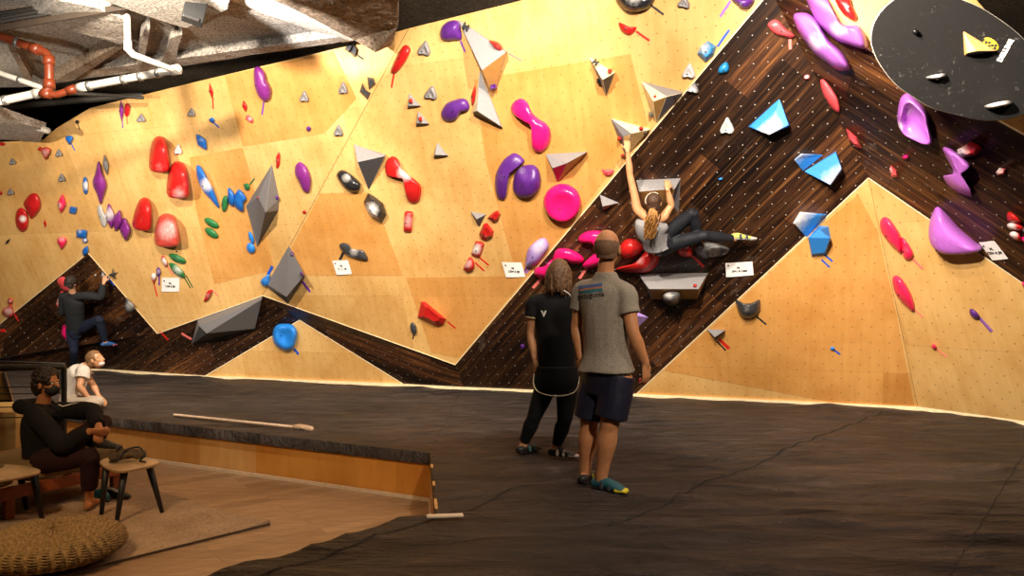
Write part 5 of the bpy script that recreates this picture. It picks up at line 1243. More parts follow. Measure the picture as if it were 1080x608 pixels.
def figure(name, label, J, fwd, shirt=None, skin=None, s=1.0, voxel=.0065, hf=None, hu=None, hands=None, arm_r=1.0, leg_r=1.0, origin=None, female=False, hs=1.0):
    """J holds the joints; the body is united into one continuous surface"""
    root = empty(name, origin or (J['pelvis'].x, J['pelvis'].y, min(J['anL'].z, J['anR'].z)), label, 'person')
    side = (J['shR']-J['shL']).normalized(); bm = bmesh.new()
    L, A = head_bm(bm, J['head'], hf or fwd, hu or (J['head']-J['neck']), s*hs)
    tube(bm, [J['neck']-(J['head']-J['neck']).normalized()*.03, J['neck'].lerp(J['head'], .6)], [.058*s, .052*s], 14)
    w = .9 if female else 1.0
    hip = J['pelvis']; ch = J['chest']; nk = J['neck']; mid = hip.lerp(ch, .5)
    tube(bm, [hip-(ch-hip).normalized()*.04, hip+(ch-hip)*.12, mid, ch, ch.lerp(nk, .55), nk], [(.135*s, .10*s), (.150*s, .105*s), (.128*s*w, .095*s), (.155*s*w, .108*s), (.150*s*w, .085*s), (.065*s, .06*s)], 20, side=side)
    for q in 'LR':
        sh, el, wr = J['sh'+q], J['el'+q], J['wr'+q]; g = s*arm_r
        tube(bm, [ch.lerp(nk, .6).lerp(sh, .4), sh, sh.lerp(el, .35), sh.lerp(el, .75), el, el.lerp(wr, .3), el.lerp(wr, .7), wr], [.055*g, .056*g, .048*g, .042*g, .038*g, .041*g, .031*g, .025*g], 14)
        h, k, a = J['hi'+q], J['kn'+q], J['an'+q]; g = s*leg_r
        tube(bm, [h, h.lerp(k, .3), h.lerp(k, .75), k, k.lerp(a, .12), k.lerp(a, .36), k.lerp(a, .72), a], [.084*g, .080*g, .062*g, .055*g, .052*g, .057*g, .040*g, .035*g], 16)
        foot_bm(bm, a, J['to'+q], s)
        if hands and q in hands:
            hd = hands[q]; hand_bm(bm, wr, hd[0], hd[1], s, hd[2] if len(hd) > 2 else .5, side=hd[3] if len(hd) > 3 else 1)
    body = remesh('body', bm, skin, root, voxel, 5)
    f = Fig(); f.root = root; f.L = L; f.A = A; f.J = J; f.s = s; f.side = side; f.body = body
    for e in (-1, 1):
        b = bmesh.new(); ell(b, L(.031*e, .074, .004), (.011*s, .009*s, .008*s), A, 12); bm_obj('eye', b, plain('eye_white', (.6, .58, .55), .3), root, smooth=True)
    return f
def folds(amp, sc=(6, 6, 2.2), seed=0):
    return lambda co, q: amp*(noise.noise(Vector((co.x*sc[0]+seed, co.y*sc[1], co.z*sc[2])))+.5*noise.noise(Vector((co.x*sc[0]*2.3, co.y*sc[1]*2.3+seed, co.z*sc[2]*3))))
def shirt(f, mat, hem, sleeve, off=.014, drop=0, wid=1.0, name='shirt', seed=0, amp=.006, long=False, hemw=None):
    J, s = f.J, f.s; bm = bmesh.new(); hip, ch, nk = J['pelvis'], J['chest'], J['neck']; mid = hip.lerp(ch, .5); o = off
    hw = hemw or (.165*s, .125*s)
    tube(bm, [hem, hem.lerp(mid, .5), mid, ch, ch.lerp(nk, .5), ch.lerp(nk, .80), nk+(J['head']-nk)*.10], [(hw[0]*wid, hw[1]), (.160*s*wid+o*.4, .120*s+o*.4), (.148*s*wid+o, .108*s+o), (.164*s*wid+o, .112*s+o), (.165*s*wid+o, .098*s+o), (.11*s, .075*s), (.064*s, .064*s)], 24, side=f.side, cap='flat')
    for q in 'LR':
        sh, el, wr = J['sh'+q], J['el'+q], J['wr'+q]
        if sleeve > 1:
            t = sleeve-1; tube(bm, [ch.lerp(nk, .62).lerp(sh, .3), sh, sh.lerp(el, .5), el, el.lerp(wr, t*.5), el.lerp(wr, t)], [(.066*s+o*.6), .064*s+o*.6, .054*s+o, .048*s+o, .045*s+o*.8, .034*s+o*.7], 16, cap='flat')
        elif sleeve > 0: tube(bm, [ch.lerp(nk, .62).lerp(sh, .3), sh, sh.lerp(el, sleeve*.6), sh.lerp(el, sleeve)], [.066*s+o*.6, .063*s+o*.7, .058*s+o*1.1, .057*s+o*1.4], 16, cap='flat')
    return remesh(name, bm, mat, f.root, .009, 3, folds(amp, seed=seed))
def trousers(f, mat, cover=1.0, off=.010, name='trousers', flare=0.0, amp=.004, waist=.12, seed=3):
    J, s = f.J, f.s; bm = bmesh.new(); hip, ch = J['pelvis'], J['chest']
    dn_ = (J['hiL'].lerp(J['hiR'], .5)-hip)+(J['knL'].lerp(J['knR'], .5)-hip).normalized()*.05
    tube(bm, [hip+dn_*1.3, hip, hip+(ch-hip)*waist, hip+(ch-hip)*(waist+.10)], [(.150*s+off, .105*s+off), (.155*s+off, .113*s+off), (.155*s+off, .11*s+off), (.145*s+off*.6, .104*s+off*.6)], 20, side=f.side, cap='flat')
    for q in 'LR':
        h, k, a = J['hi'+q], J['kn'+q], J['an'+q]
        P1 = [h.lerp(k, -.14), h.lerp(k, .35), h.lerp(k, .8)]; R1 = [.088*s+off, .084*s+off+flare*.5, .066*s+off+flare]
        if cover < 1: P1.append(h.lerp(k, cover)); R1[-1] = .07*s+off+flare; R1.append(.069*s+off+flare)
        else: P1 += [k, k.lerp(a, .12), k.lerp(a, .36), k.lerp(a, .72), k.lerp(a, cover-1 if cover > 1 else .95)]; R1 += [.058*s+off, .055*s+off, .059*s+off, .043*s+off*1.2, .038*s+off]
        if cover < 1: P1[2] = h.lerp(k, cover*.8)
        tube(bm, P1, R1, 18, cap='flat')
    return remesh(name, bm, mat, f.root, .008, 3, folds(amp, (9, 9, 3), seed))
def shoe(f, q, upper, sole, tip=None, straps=None, s=None):
    J = f.J; s = s or f.s; ank, toe = J['an'+q], J['to'+q]; d = (toe-ank); d.z = 0; d.normalize(); z = toe.z; sd = d.cross(up); he = Vector((ank.x, ank.y, z))-d*.045*s
    bm = bmesh.new(); tube(bm, [he+up*.034, he+d*.07*s+up*.044, he+d*.16*s+up*.034, toe+d*.012+up*.018], [(.038*s, .034*s), (.043*s, .042*s), (.049*s, .031*s), (.036*s, .019*s)], 16, side=sd)
    sh = remesh('shoe', bm, upper, f.root, .006, 2)
    bm = bmesh.new(); tube(bm, [he-d*.01+up*.010, he+d*.07*s+up*.010, he+d*.16*s+up*.010, toe+d*.02+up*.010], [(.038*s, .011), (.042*s, .011), (.050*s, .011), (.034*s, .011)], 16, side=sd); off = f.root.location
    o = bm_obj('sole', bm, sole, f.root, smooth=True); o.parent = sh; sh.location
    if tip:
        bm = bmesh.new(); tube(bm, [toe-d*.035+up*.018, toe+d*.018+up*.017], [(.050*s, .029*s), (.034*s, .019*s)], 14, side=sd); o = bm_obj('toe_cap', bm, tip, f.root, smooth=True); o.parent = sh
    if straps:
        for t in (.35, .62):
            c = he.lerp(toe, t)+up*.036; bm = bmesh.new(); tube(bm, [c-sd*.050*s-up*.02, c-sd*.030*s+up*(.034-.02*t), c+sd*.030*s+up*(.034-.02*t), c+sd*.050*s-up*.02], [(.016, .006)]*4, 8, side=d); o = bm_obj('strap', bm, straps, f.root, smooth=True); o.parent = sh
    return sh
def strands(bm, roots, rnd, length, drop, r=.006, wav=.012, n=5, lean=Vector((0, 0, 0))):
    for p, out in roots:
        pts = [p]; d = out.normalized()
        L_ = length*rnd.uniform(.75, 1.1)
        for k in range(n):
            d = (d*.55+drop*.5+Vector((rnd.uniform(-1, 1), rnd.uniform(-1, 1), rnd.uniform(-.4, .4)))*wav*8+lean).normalized(); pts.append(pts[-1]+d*L_/n)
        tube(bm, pts, [r*1.2]+[r]*(n-1)+[r*.35], 5, sub=2)
def hairm(name, a, b):
    k = NT(name); o = k.n('ShaderNodeTexCoord').outputs['Object']; f = k.noise(k.mapping(o, (1, 1, .25)), 95, 4, .7); k.base(k.ramp(f, [(.35, a), (.7, b)])); k.rough(.62); k.bump(f, .6, .006); return k.m
def hair_cap(f, mat, name='hair', grow=1.10, low=-.06, front=.045, voxel=.006, rough=.006, extra=None, back=-1):
    L, A, s = f.L, f.A, f.s; bm = bmesh.new(); ell(bm, L(0, -.016, .034), (.078*grow*s, .096*grow*s, .090*grow*s), A, 24)
    if low < -.03: ell(bm, L(0, -.045, -.02), (.070*grow*s, .062*grow*s, .075*grow*s), A, 18)
    if extra: extra(bm)
    r, fw, u = A; c = L(0, 0, 0)
    def cut(co):
        v = co-c; y = v.dot(fw)/s; z = v.dot(u)/s
        return (y > front and z < .075) or z < low or (y > -.01 and z < -.01 and abs(v.dot(r)) < .2*s and y > -.012)
    return remesh(name, bm, mat, f.root, voxel, 2, (lambda co, q: rough*noise.noise(co*40)+rough*.5*noise.noise(co*90)), cut)

# --- bald man in grey T-shirt
mj = dict(head=P(640.5, 262.5, 5.24), neck=P(638.5, 290, 5.26), chest=P(638, 322, 5.27), pelvis=P(640, 392, 5.27),
          shR=P(660, 310, 5.16), elR=P(668, 352, 5.10), wrR=P(681, 384, 5.12), shL=P(615, 307, 5.40), elL=P(608.5, 346, 5.44), wrL=P(613, 378, 5.38),
          hiR=P(652, 402, 5.20), knR=P(643, 447, 5.19), anR=P(634, 504, 5.25), hiL=P(629, 402, 5.36), knL=P(621.5, 446, 5.38), anL=P(617, 498, 5.43))
mj['toR'] = G(657, 520.5, MATZ+.022); mj['toL'] = Vector((mj['anL'].x+.10, mj['anL'].y+.17, MATZ+.022))
for k_ in ('anR', 'anL'): mj[k_].z = MATZ+.10
SK1 = skinm('tan_skin', (.58, .25, .105))
man = figure('person', 'bald person in a grey T-shirt and navy shorts, standing on the mat with back turned', mj, (.36, .93, .03), skin=SK1, s=1.03, voxel=.006, hf=(.30, .94, .14), hu=(0, -.1, 1),
             hands={'R': ((.05, .0, -1), (-.6, .7, 0), .7, 1), 'L': ((.1, .1, -1), (.6, .6, 0), .5, -1)}, leg_r=1.20, arm_r=1.10, hs=1.08)
GREYT = cloth('heather_grey_cotton', (.30, .255, .205), .9, .18)
tee = shirt(man, GREYT, P(640, 392, 5.27), .52, wid=1.04, seed=1, amp=.009, hemw=(.212, .166))
NAVY = cloth('navy_sport_fabric', (.014, .014, .030), .55)
trousers(man, NAVY, .88, .020, 'shorts', .022, .007, waist=.09)
shoe(man, 'R', plain('teal_shoe_fabric', (.015, .10, .13), .6), BLK, plain('yellow_rubber', (.80, .62, .02), .45), plain('dark_strap', (.03, .035, .045), .6))
shoe(man, 'L', plain('black_shoe_leather', (.02, .018, .017), .5), BLK, None, plain('lime_strap', (.30, .34, .04), .6))
L, A, s = man.L, man.A, man.s*1.08; bm = bmesh.new(); ell(bm, L(0, -.014, .024), (.0785*s, .0975*s, .091*s), A, 32); ell(bm, L(0, -.03, -.03), (.066*s, .060*s, .055*s), A, 24)
cc_ = L(0, 0, 0); r_, f_, u_ = A
remesh('stubble', bm, plain('short_grey_stubble', (.20, .105, .06), .8, var=.25, scale=60), man.root, .005, 1, None, lambda co: (co-cc_).dot(u_) > .040*s-.25*(co-cc_).dot(f_) or (co-cc_).dot(u_) < -.055*s or (co-cc_).dot(f_) > .028*s or ((co-cc_).dot(u_) < .01 and (co-cc_).dot(f_) > .0))
# red strip held in the right hand
hd = mj['wrR']+Vector((-.02, .02, -.115)); bm = bmesh.new(); box(bm, hd, (.05, .03, .035), None, .008); tag(bm_obj('chalk_ball', bm, plain('red_rubber', (.45, .02, .03), .5), origin=hd), 'small red piece held in the bald man right hand', 'climbing accessory')
def project_on(me_list, target, d):
    """lay flat lettering onto the cloth"""
    w = [target.matrix_basis.translation+(target.parent.matrix_basis.translation if target.parent else Vector())]
    bv = BVHTree.FromPolygons([tuple(v.co+w[0]) for v in target.data.vertices], [tuple(p.vertices) for p in target.data.polygons])
    return bv
def print_on(target, me, origin, xdir, updir, viewd, mat, name, parent, th=.0025):
    bv = project_on(None, target, None); X = Vector(xdir).normalized(); U = Vector(updir).normalized(); dv = Vector(viewd).normalized()
    for v in me.vertices:
        q = origin+X*v.co.x+U*v.co.y; h = bv.ray_cast(q-dv*.6, dv); z = v.co.z
        base = h[0] if h[0] else q
        v.co = base-dv*(th+z)
    me.materials.clear(); me.materials.append(mat); o = mesh_link(name, me, parent); return o
def mesh_link(name, me, parent):
    root = parent
    while root.parent: root = root.parent
    off = root.matrix_basis.translation
    for v in me.vertices: v.co -= off
    return new_obj(name, me, parent)
def flat_mesh(polys, dens=.012):
    bm = bmesh.new()
    for p in polys:
        bm.faces.new([bm.verts.new((x, y, 0)) for x, y in p])
    bmesh.ops.triangulate(bm, faces=bm.faces)
    for _ in range(3):
        es = [e for e in bm.edges if e.calc_length() > dens]
        if es: bmesh.ops.subdivide_edges(bm, edges=es, cuts=1); bmesh.ops.triangulate(bm, faces=[f for f in bm.faces if len(f.verts) > 3])
    me = bpy.data.meshes.new('f'); bm.to_mesh(me); bm.free(); return me
XD = (.96, -.28, .12); UD = (-.10, .0, 1); VD = (.12, .99, 0)
og = P(622.5, 305.5, 5.2)
for nm, y0, y1, c in (('blue_print_band', .012, .034, (.05, .09, .25)), ('orange_print_band', .000, .012, (.40, .13, .05))):
    print_on(tee, flat_mesh([[(-.085, y0), (.085, y0), (.085, y1), (-.085, y1)]]), og, XD, UD, VD, plain(nm, c, .8), 'printed_logo', tee)
mt_ = [(-.085, 0), (-.085, -.018), (-.066, -.006), (-.050, -.022), (-.030, -.004), (-.010, -.026), (.008, -.002), (.018, -.012), (.030, -.002), (.045, -.020), (.062, -.006), (.085, -.024), (.085, 0)]
print_on(tee, flat_mesh([mt_]), og, XD, UD, VD, plain('teal_print', (.02, .13, .16), .8), 'printed_logo', tee)
me = text_mesh('patagonia', .050, .0002, .0012); print_on(tee, me, og+Vector((0, 0, -.042)), XD, UD, VD, INK, 'printed_text', tee)

# --- person in black with shoulder-length hair
yj = 6.34
wj = dict(head=P(590, 289, yj), neck=P(588, 305, yj), chest=P(586, 336, yj), pelvis=P(587, 396, yj),
          shL=P(563.5, 320, yj+.04), elL=P(559.5, 353, yj+.06), wrL=P(565.5, 386, yj), shR=P(609, 319, yj-.04), elR=P(614, 350, yj), wrR=P(612, 378, yj+.10),
          hiL=P(577, 405, yj), knL=P(563.5, 440, yj+.02), anL=P(552, 468, yj+.1), hiR=P(599, 405, yj-.03), knR=P(595.5, 443, yj-.08), anR=P(586.5, 476, yj-.02))
wj['toL'] = G(568, 474.5, MATZ+.02); wj['toR'] = G(606, 483.5, MATZ+.02)
wj['anL'].z = MATZ+.10; wj['anR'].z = MATZ+.10
SK2 = skinm('warm_skin', (.56, .27, .13))
wom = figure('person', 'person with shoulder-length brown hair in black top and leggings, seen from behind', wj, (.25, .96, .05), skin=SK2, s=.97, voxel=.0065, hf=(.3, .93, .18), hu=(0, -.1, 1),
             hands={'L': ((.08, 0, -1), (.8, .5, 0), .5, -1), 'R': ((0, .3, -1), (-.6, .6, 0), .4, 1)}, leg_r=.95, arm_r=.88, female=True)
BLT = cloth('black_jersey', (.0055, .0055, .0065), .8)
tb = shirt(wom, BLT, P(587, 408, yj), .42, wid=1.02, seed=9, amp=.006, hemw=(.195, .14))
# long hem with pale piping
hem = P(587, 404, yj); bm = bmesh.new(); tube(bm, [P(587, 386, yj), P(587, 402, yj), P(587, 414.5, yj)], [(.178, .135), (.196, .145), (.165, .13)], 28, side=wom.side, cap='flat')
sk = remesh('long_hem', bm, BLT, wom.root, .009, 3, folds(.003))
PIPE = plain('pale_piping', (.55, .45, .30), .7); r0 = [P(563.5, 395, yj), P(562.5, 405, yj-.04), P(567, 413, yj-.08), P(577, 417, yj-.12), P(590, 418, yj-.14), P(603, 415.5, yj-.13), P(609, 409, yj-.10), P(611, 398, yj-.05)]
bm = bmesh.new(); tube(bm, r0, [.005]*len(r0), 6, sub=3); bm_obj('piping', bm, PIPE, wom.root, smooth=True)
trousers(wom, BLT, 1.93, .006, 'leggings', 0, .002)
shoe(wom, 'L', plain('black_shoe_leather', (.02, .018, .017), .5), BLK, None, plain('teal_strap', (.02, .12, .14), .6))
shoe(wom, 'R', plain('black_shoe_leather', (.02, .018, .017), .5), BLK, plain('pale_toe', (.55, .42, .34), .6), plain('pale_toe', (.55, .42, .34), .6))
sh_, el_ = wj['shL'], wj['elL']; c = sh_.lerp(el_, .42); d = (el_-sh_).normalized(); bm = bmesh.new(); tube(bm, [c-d*.004, c+d*.014], [.066, .066], 18, cap='flat', sub=1); bm_obj('sleeve_cuff', bm, plain('cream_cuff', (.65, .50, .28), .7), wom.root, smooth=True)
print_on(tb, text_mesh('V', .062, .0002, .004), P(573, 331, yj), (1, 0, 0), (0, 0, 1), (0, 1, 0), plain('white_print', (.75, .72, .70), .6), 'printed_mark', tb)
bm = bmesh.new(); tube(bm, [P(594, 306, yj-.12), P(601, 311, yj-.14), P(605, 318, yj-.10)], [.004]*3, 6, sub=3); bm_obj('neck_cord', bm, plain('white_print', (.75, .72, .70), .6), wom.root)
rnd = random.Random(3); HB = hairm('tawny_brown_hair', (.035, .015, .006), (.20, .095, .035)); L = wom.L
def bob(bm):
    s = wom.s; roots = []
    for i in range(150):
        a = math.pi*(.02+.96*rnd.random()); e = rnd.uniform(-.5, .85)
        x = math.cos(a)*math.cos(e)*.086; y = -math.sin(a)*math.cos(e)*.10-.005; z = math.sin(e)*.09+.03
        p = L(x, y, z); roots.append((p, p-L(0, -.01, .04)))
    strands(bm, roots, rnd, .17, Vector((0, 0, -1.6)), .010, .003, 6)
    ell(bm, L(0, -.045, -.03), (.082*s, .060*s, .085*s), wom.A, 18)
hair_cap(wom, HB, 'hair', 1.13, -.20, .05, .0055, .004, bob)

# --- climber on the dark panel
def wp(x, y, off): q = wallY(x, y); return P(x, y, q-off)
cj = dict(head=wp(690, 214.5, .50), neck=wp(688.5, 229, .46), chest=wp(687, 243, .42), pelvis=wp(694, 259, .36),
          shL=wp(672.5, 221, .42), elL=wp(664.5, 185, .34), wrL=wp(662, 158, .30), shR=wp(700, 229, .44), elR=wp(708, 217, .38), wrR=wp(704, 199, .36),
          hiL=wp(701, 259, .36), knL=wp(742, 249, .42), anL=wp(775, 252, .22), hiR=wp(702, 248, .33), knR=wp(731, 225, .36), anR=wp(738, 256, .30))
cj['toL'] = cj['anL']+Vector((.22, .03, .0)); cj['toR'] = cj['anR']+Vector((.03, .12, -.06))
cj['toL'].z = cj['anL'].z-.015; cj['toR'].z = cj['anR'].z-.07
SK3 = skinm('fair_skin', (.62, .30, .14))  # even skin colour of the climber
clm = figure('person', 'ponytailed climber in grey top and black leggings hanging on the dark panel', cj, (.25, .96, .1), skin=SK3, s=.94, voxel=.0065, hf=(.35, .88, .3), hu=(-.05, -.25, 1), female=True,
             hands={'L': ((-.03, .25, 1), (0, 1, -.2), .9, 1), 'R': ((.1, .4, .9), (-.1, .9, -.3), .9, -1)}, origin=cj['pelvis'])
ct = shirt(clm, cloth('grey_marl_top', (.26, .25, .26), .9, .1), cj['pelvis'].lerp(cj['chest'], -.05), .0, .016, wid=1.08, seed=5, amp=.008, hemw=(.165, .13))
trousers(clm, cloth('black_leggings', (.012, .013, .018), .6), 1.92, .008, 'leggings', 0, .003)
shoe(clm, 'L', plain('lime_shoe', (.45, .48, .12), .5), plain('grey_sole', (.25, .25, .26), .6), plain('pale_grey_toe', (.5, .5, .48), .6), plain('dark_strap', (.03, .035, .045), .6))
shoe(clm, 'R', plain('black_shoe_leather', (.02, .018, .017), .5), BLK, None, plain('rust_strap', (.35, .08, .03), .6))
rnd = random.Random(8); HC = hairm('dark_brown_hair', (.018, .008, .004), (.11, .045, .018)); HG = hairm('lamplit_wavy_hair', (.16, .06, .012), (.62, .30, .08))  # ponytail colour brightened for the lamplight on it
hc = hair_cap(clm, HC, 'hair', 1.09, -.07, .05, .006, .003)
L = clm.L; bm = bmesh.new(); t0 = L(0, -.105, -.045); t3 = wp(684.5, 252, .62)
ctrl = [t0, t0+(t3-t0)*.3+Vector((0, -.05, 0)), t0+(t3-t0)*.65+Vector((0, -.03, 0)), t3]
for i in range(60):
    o = Vector((rnd.gauss(0, 1), rnd.gauss(0, .7), rnd.gauss(0, .4))); pts = []
    for k, c in enumerate(catmull(ctrl, 4)):
        t = k/12; wd = .010+.040*math.sin(min(1, t*1.25)*math.pi*.75); pts.append(Vector(c)+o*wd*.55+Vector((math.sin(t*20+i*.4)*.012, math.cos(t*11+i*2)*.006, 0)))
    tube(bm, pts, [.006]*(len(pts)-1)+[.002], 5, sub=1)
bm_obj('ponytail', bm, HG, clm.root, smooth=True)
bm = bmesh.new(); r_, f_, u_ = clm.A; tube(bm, [L(math.sin(a)*.094, -.02+math.cos(a)*0.0-.02*abs(math.sin(a)), .035+math.cos(a)*.094) for a in [R(x) for x in range(-110, 31, 20)]], [.006]*8, 6, sub=2); bm_obj('headband', bm, plain('pale_headband', (.6, .52, .42), .6), clm.root, smooth=True)
bm = bmesh.new(); tube(bm, [cj['shL'].lerp(cj['neck'], .5)+Vector((0, -.09, .03)), cj['chest']+Vector((-.05, -.135, 0)), cj['chest']+Vector((.03, -.14, .03)), cj['shR'].lerp(cj['neck'], .4)+Vector((0, -.09, .02))], [.006]*4, 6, sub=4); bm_obj('open_back_seam', bm, BLK, clm.root, smooth=True)

# --- far climber on the left
def wl(x, y, off): q = wallY(x, y); return P(x, y, q-off)
fj = dict(head=wl(75, 298.5, .50), neck=wl(76.5, 309, .47), chest=wl(78, 322, .42), pelvis=wl(80, 347, .34),
          shL=wl(67, 313, .45), elL=wl(66, 330, .40), wrL=wl(68, 318, .15), shR=wl(90, 312, .42), elR=wl(106, 313, .34), wrR=wl(109.5, 298, .24),
          hiL=wl(76, 350, .32), knL=wl(78, 370, .32), anL=wl(78, 390, .24), hiR=wl(86, 347, .32), knR=wl(105, 337, .44), anR=wl(111, 361, .22))
fj['toL'] = fj['anL']+Vector((.02, .16, -.08)); fj['toR'] = fj['anR']+Vector((.10, .12, -.07))
far_ = figure('person', 'dark-haired climber in black with one knee raised on the far left peak', fj, (.1, .98, .1), skin=skinm('pale_skin', (.58, .30, .17)), s=.95, voxel=.009, hf=(.15, .95, .12),
              hands={'R': ((0, .3, 1), (0, 1, -.2), .8, -1), 'L': ((0, .5, .8), (0, 1, -.2), .8, 1)}, origin=fj['pelvis'])
shirt(far_, cloth('charcoal_pullover', (.020, .021, .024), .85), fj['pelvis'], 1.9, .014, seed=4, amp=.006)
trousers(far_, cloth('dark_blue_trousers', (.010, .014, .032), .8), 1.92, .012, 'trousers', 0, .006)
shoe(far_, 'R', plain('blue_shoe', (.02, .09, .28), .5), BLK, plain('rose_toe', (.5, .05, .08), .5)); shoe(far_, 'L', BLK, BLK)
hair_cap(far_, hairm('black_hair', (.008, .005, .004), (.035, .02, .013)), 'hair', 1.14, -.06, .05, .008, .008)

# --- seated man in black hoodie
sj = dict(head=P(50, 405, 6.32), neck=P(45, 428, 6.34), chest=P(44, 452, 6.34), pelvis=P(44, 480, 6.36),
          shR=P(36, 437, 6.16), elR=P(66, 470, 6.06), wrR=P(96, 455, 6.08), shL=P(62, 433, 6.5), elL=P(98, 434, 6.36), wrL=P(104, 450, 6.16),
          hiR=P(48, 487, 6.22), knR=P(95, 482, 6.10), anR=P(94, 523, 6.24), hiL=P(56, 482, 6.46), knL=P(108, 446, 6.34), anL=P(100, 469, 6.18))
sj['anR'].z = FZ+.11; sj['toR'] = G(103, 530, FZ+.02); sj['toL'] = P(124, 474, 6.10)
SK4 = skinm('orange_brown_skin', (.50, .21, .085))  # even skin colour of the seated person
sit = figure('person', 'seated person in a black hoodie and face mask hugging one knee on the sofa', sj, (.94, -.25, .02), skin=SK4, s=.98, voxel=.006, hf=(.97, -.18, .04), hu=(.04, 0, 1),
             hands={'R': ((.9, -.1, -.1), (.1, .7, .5), .8, -1), 'L': ((.3, -.6, -.7), (-.3, .5, -.3), .8, 1)}, origin=sj['pelvis'])
HOOD = cloth('black_hoodie', (.010, .009, .010), .9)
ho = shirt(sit, HOOD, sj['pelvis']+Vector((0, 0, .0)), 1.9, .024, wid=1.02, seed=6, amp=.008)
bm = bmesh.new(); nk = sj['neck']; tube(bm, [nk+Vector((.09, -.06, -.07)), nk+Vector((0, -.11, -.03)), nk+Vector((-.14, -.06, .0)), nk+Vector((-.17, .03, -.01)), nk+Vector((-.06, .12, -.0)), nk+Vector((.09, .08, -.06))], [.045, .052, .06, .062, .05, .04], 12, sub=4)
remesh('hood', bm, HOOD, sit.root, .009, 3, folds(.006))
trousers(sit, cloth('burgundy_trousers', (.030, .010, .012), .85), 1.70, .014, 'trousers', 0, .007)
rnd = random.Random(12)
def curls(bm):
    L = sit.L
    for i in range(110):
        a = rnd.uniform(0, 2*math.pi); e = rnd.uniform(-.45, 1.3); x = math.cos(a)*math.cos(e)*.088; y = math.sin(a)*math.cos(e)*.10-.02; z = math.sin(e)*.10+.035
        if y > .055 and z < .085: continue
        ell(bm, L(x, y, z), (.020, .020, .018), sit.A, 8)
    ell(bm, L(0, -.07, -.03), (.075, .06, .08), sit.A, 14)
hair_cap(sit, hairm('dark_curly_hair', (.008, .004, .003), (.035, .017, .009)), 'hair', 1.12, -.12, .075, .006, .004, curls)
L = sit.L; A = sit.A; bm = bmesh.new(); ell(bm, L(0, .040, -.052), (.060, .066, .052), A, 18); ell(bm, L(0, .09, -.045), (.026, .026, .034), A, 12); remesh('face_mask', bm, plain('black_mask', (.014, .013, .014), .8), sit.root, .005, 3)
for e in (-1, 1):
    bm = bmesh.new(); tube(bm, [L(.055*e, .05, -.035), L(.078*e, .0, -.015)], [.003, .003], 6, sub=1); bm_obj('mask_loop', bm, BLK, sit.root)
shoe(sit, 'L', plain('black_shoe_leather', (.02, .018, .017), .5), BLK)
ch = text_mesh('>', .06, .0002, .002)
print_on(ho, ch, P(64, 429, 6.1), (1, 0, 0), (0, 0, 1), (0, 1, 0), plain('white_print', (.75, .72, .70), .6), 'printed_mark', ho)

# --- person in white leaning forward on the mat edge
vy = 8.85
vj = dict(head=P(101, 380, vy-.02), neck=P(90.5, 387, vy), chest=P(81, 397, vy), pelvis=P(74, 424, vy),
          shR=P(87.5, 393, vy-.18), elR=P(84, 408, vy-.26), wrR=P(94, 421, vy-.22), shL=P(88, 392, vy+.16), elL=P(98, 406, vy+.16), wrL=P(104, 418, vy+.10),
          hiR=P(74, 426, vy-.10), knR=P(104, 424, vy-.26), anR=P(84, 430, vy-.42), hiL=P(74, 426, vy+.10), knL=P(106, 425, vy+.16), anL=P(86, 431, vy-.1))
vj['toR'] = vj['anR']+Vector((.18, -.06, -.05)); vj['toL'] = vj['anL']+Vector((.18, .0, -.05))
for k_ in ('toR', 'toL'): vj[k_].z = max(vj[k_].z, MATZ+.03)
whi = figure('person', 'person in a white T-shirt leaning forward and looking up beside the railing', vj, (.9, -.2, 0), skin=SK2, s=.92, voxel=.008, hf=(.88, -.05, .30), hu=(-.35, 0, .95),
             hands={'R': ((.5, -.1, -.6), (0, .3, -1), .4, 1), 'L': ((.5, 0, -.5), (0, .3, -1), .4, -1)}, origin=Vector((vj['pelvis'].x, vj['pelvis'].y, MATZ)))
shirt(whi, cloth('white_cotton', (.62, .54, .46), .9), vj['pelvis'], .45, .020, seed=2, amp=.010)
trousers(whi, cloth('cream_trousers', (.50, .40, .30), .9), 1.8, .012, 'trousers')
hair_cap(whi, hairm('sandy_hair', (.10, .045, .018), (.32, .16, .06)), 'hair', 1.08, -.06, .045, .007, .003)
L = whi.L; bm = bmesh.new(); ell(bm, L(0, .042, -.066), (.046, .048, .034), whi.A, 14); remesh('face_mask', bm, plain('pale_mask', (.62, .55, .52), .8), whi.root, .006, 2)
# ------------------------------------------------------------------ camera, lights, room
cam = bpy.data.cameras.new('camera'); co = bpy.data.objects.new('camera', cam); COL.objects.link(co)
co.location = CAM; co.rotation_euler = (R(90), 0, 0); cam.sensor_width = 36; cam.lens = 36*F/1080; cam.shift_y = 5/1080; cam.clip_start = .05
bpy.context.scene.camera = co
def spot(x, y, z, tx, ty, tz, power, size=75, col=(1, .80, .56), r=.08, blend=.6):
    l = bpy.data.lights.new('spotlight', 'SPOT'); l.energy = power; l.spot_size = R(size); l.spot_blend = blend; l.color = col; l.shadow_soft_size = r
    o = bpy.data.objects.new('spotlight', l); COL.objects.link(o); o.location = (x, y, z)
    o.rotation_euler = (Vector((tx, ty, tz))-Vector((x, y, z))).to_track_quat('-Z', 'Y').to_euler(); return o
K = 1.22
WC = (1, .88, .72)
spot(-6.4, 6.2, 3.2, -7.2, 12.6, 2.2, 900*K, 85, WC)
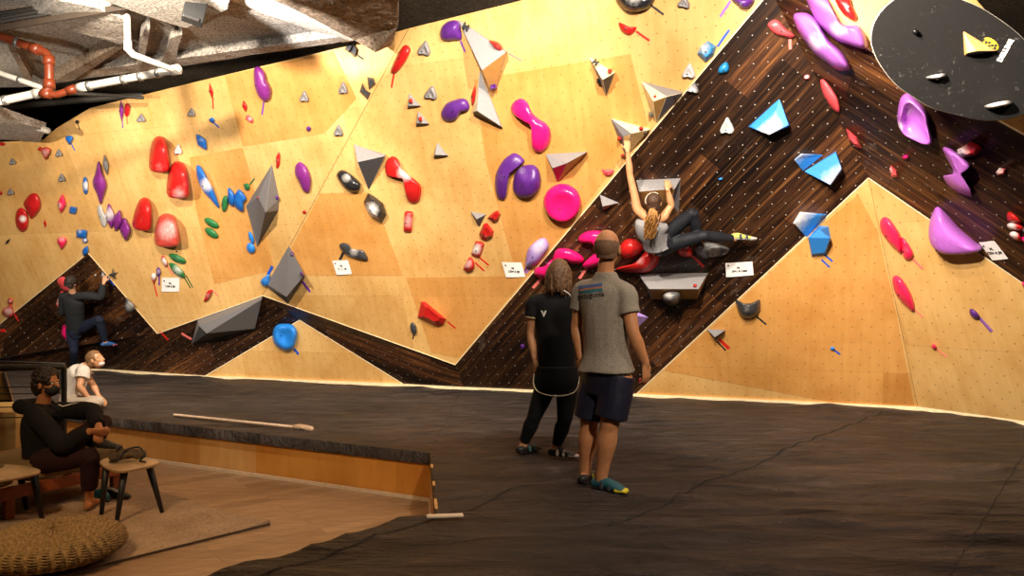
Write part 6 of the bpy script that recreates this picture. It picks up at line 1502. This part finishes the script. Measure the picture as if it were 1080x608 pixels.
spot(-3.6, 6.1, 4.35, -4.2, 11.2, 2.5, 900*K, 95, WC)
spot(-.6, 4.9, 4.55, -1.4, 9.8, 2.8, 1050*K, 95, WC)
spot(1.1, 4.5, 4.7, 1.4, 9.0, 3.1, 850*K, 95, WC)
spot(.2, 3.2, 3.9, 3.9, 6.6, 3.3, 1450*K, 62, WC)  # added unseen spot that brightens the right brown panel
spot(.3, 3.4, 4.5, 4.2, 8.0, 1.2, 850*K, 65, (1, .85, .66))
spot(-3.35, 5.9, 3.95, -2.35, 8.15, 4.70, 1700*K, 24, (1, .94, .88), .03, .6)  # narrow unseen spot added to whiten the beam chamfer
spot(-4.4, 3.6, 2.4, -4.7, 8.6, 4.76, 520*K, 50, (1, .92, .82), .05, .9)  # unseen spot added below the slab to brighten its underside
spot(.6, 6.6, 4.9, -.9, 10.2, 5.6, 120, 110, (1, .84, .66))  # uplight added for the dark ceiling above the wall top
def area(x, y, z, sx, sy, power, col=(1, .84, .66)):
    l = bpy.data.lights.new('area_light', 'AREA'); l.shape = 'RECTANGLE'; l.size = sx; l.size_y = sy; l.energy = power; l.color = col
    o = bpy.data.objects.new('area_light', l); COL.objects.link(o); o.location = (x, y, z); return o
area(1.5, 5.5, 4.6, 4, .6, 45)  # unseen soft area light above the mat
spot(-3.2, 2.6, 3.6, -2.6, 6.2, .2, 330, 62, (1, .66, .34), .2, .8)  # warm unseen spot added to brighten the pit
spot(1.6, .6, 4.4, .5, 6.0, 1.0, 620, 55, (1, .84, .66), .12, .9)  # unseen spot added from above the camera for the standing people
spot(4.0, 3.0, 4.6, 2.6, 5.6, 0, 260, 90, (1, .84, .70), .15, .9)
w = bpy.data.worlds.new('world'); bpy.context.scene.world = w; w.use_nodes = True
w.node_tree.nodes['Background'].inputs[0].default_value = (1, .82, .62, 1); w.node_tree.nodes['Background'].inputs[1].default_value = .10
vs = bpy.context.scene.view_settings; vs.view_transform = 'Standard'; vs.look = 'None'; vs.exposure = 0.12; vs.gamma = 1; vs.use_curve_mapping = False
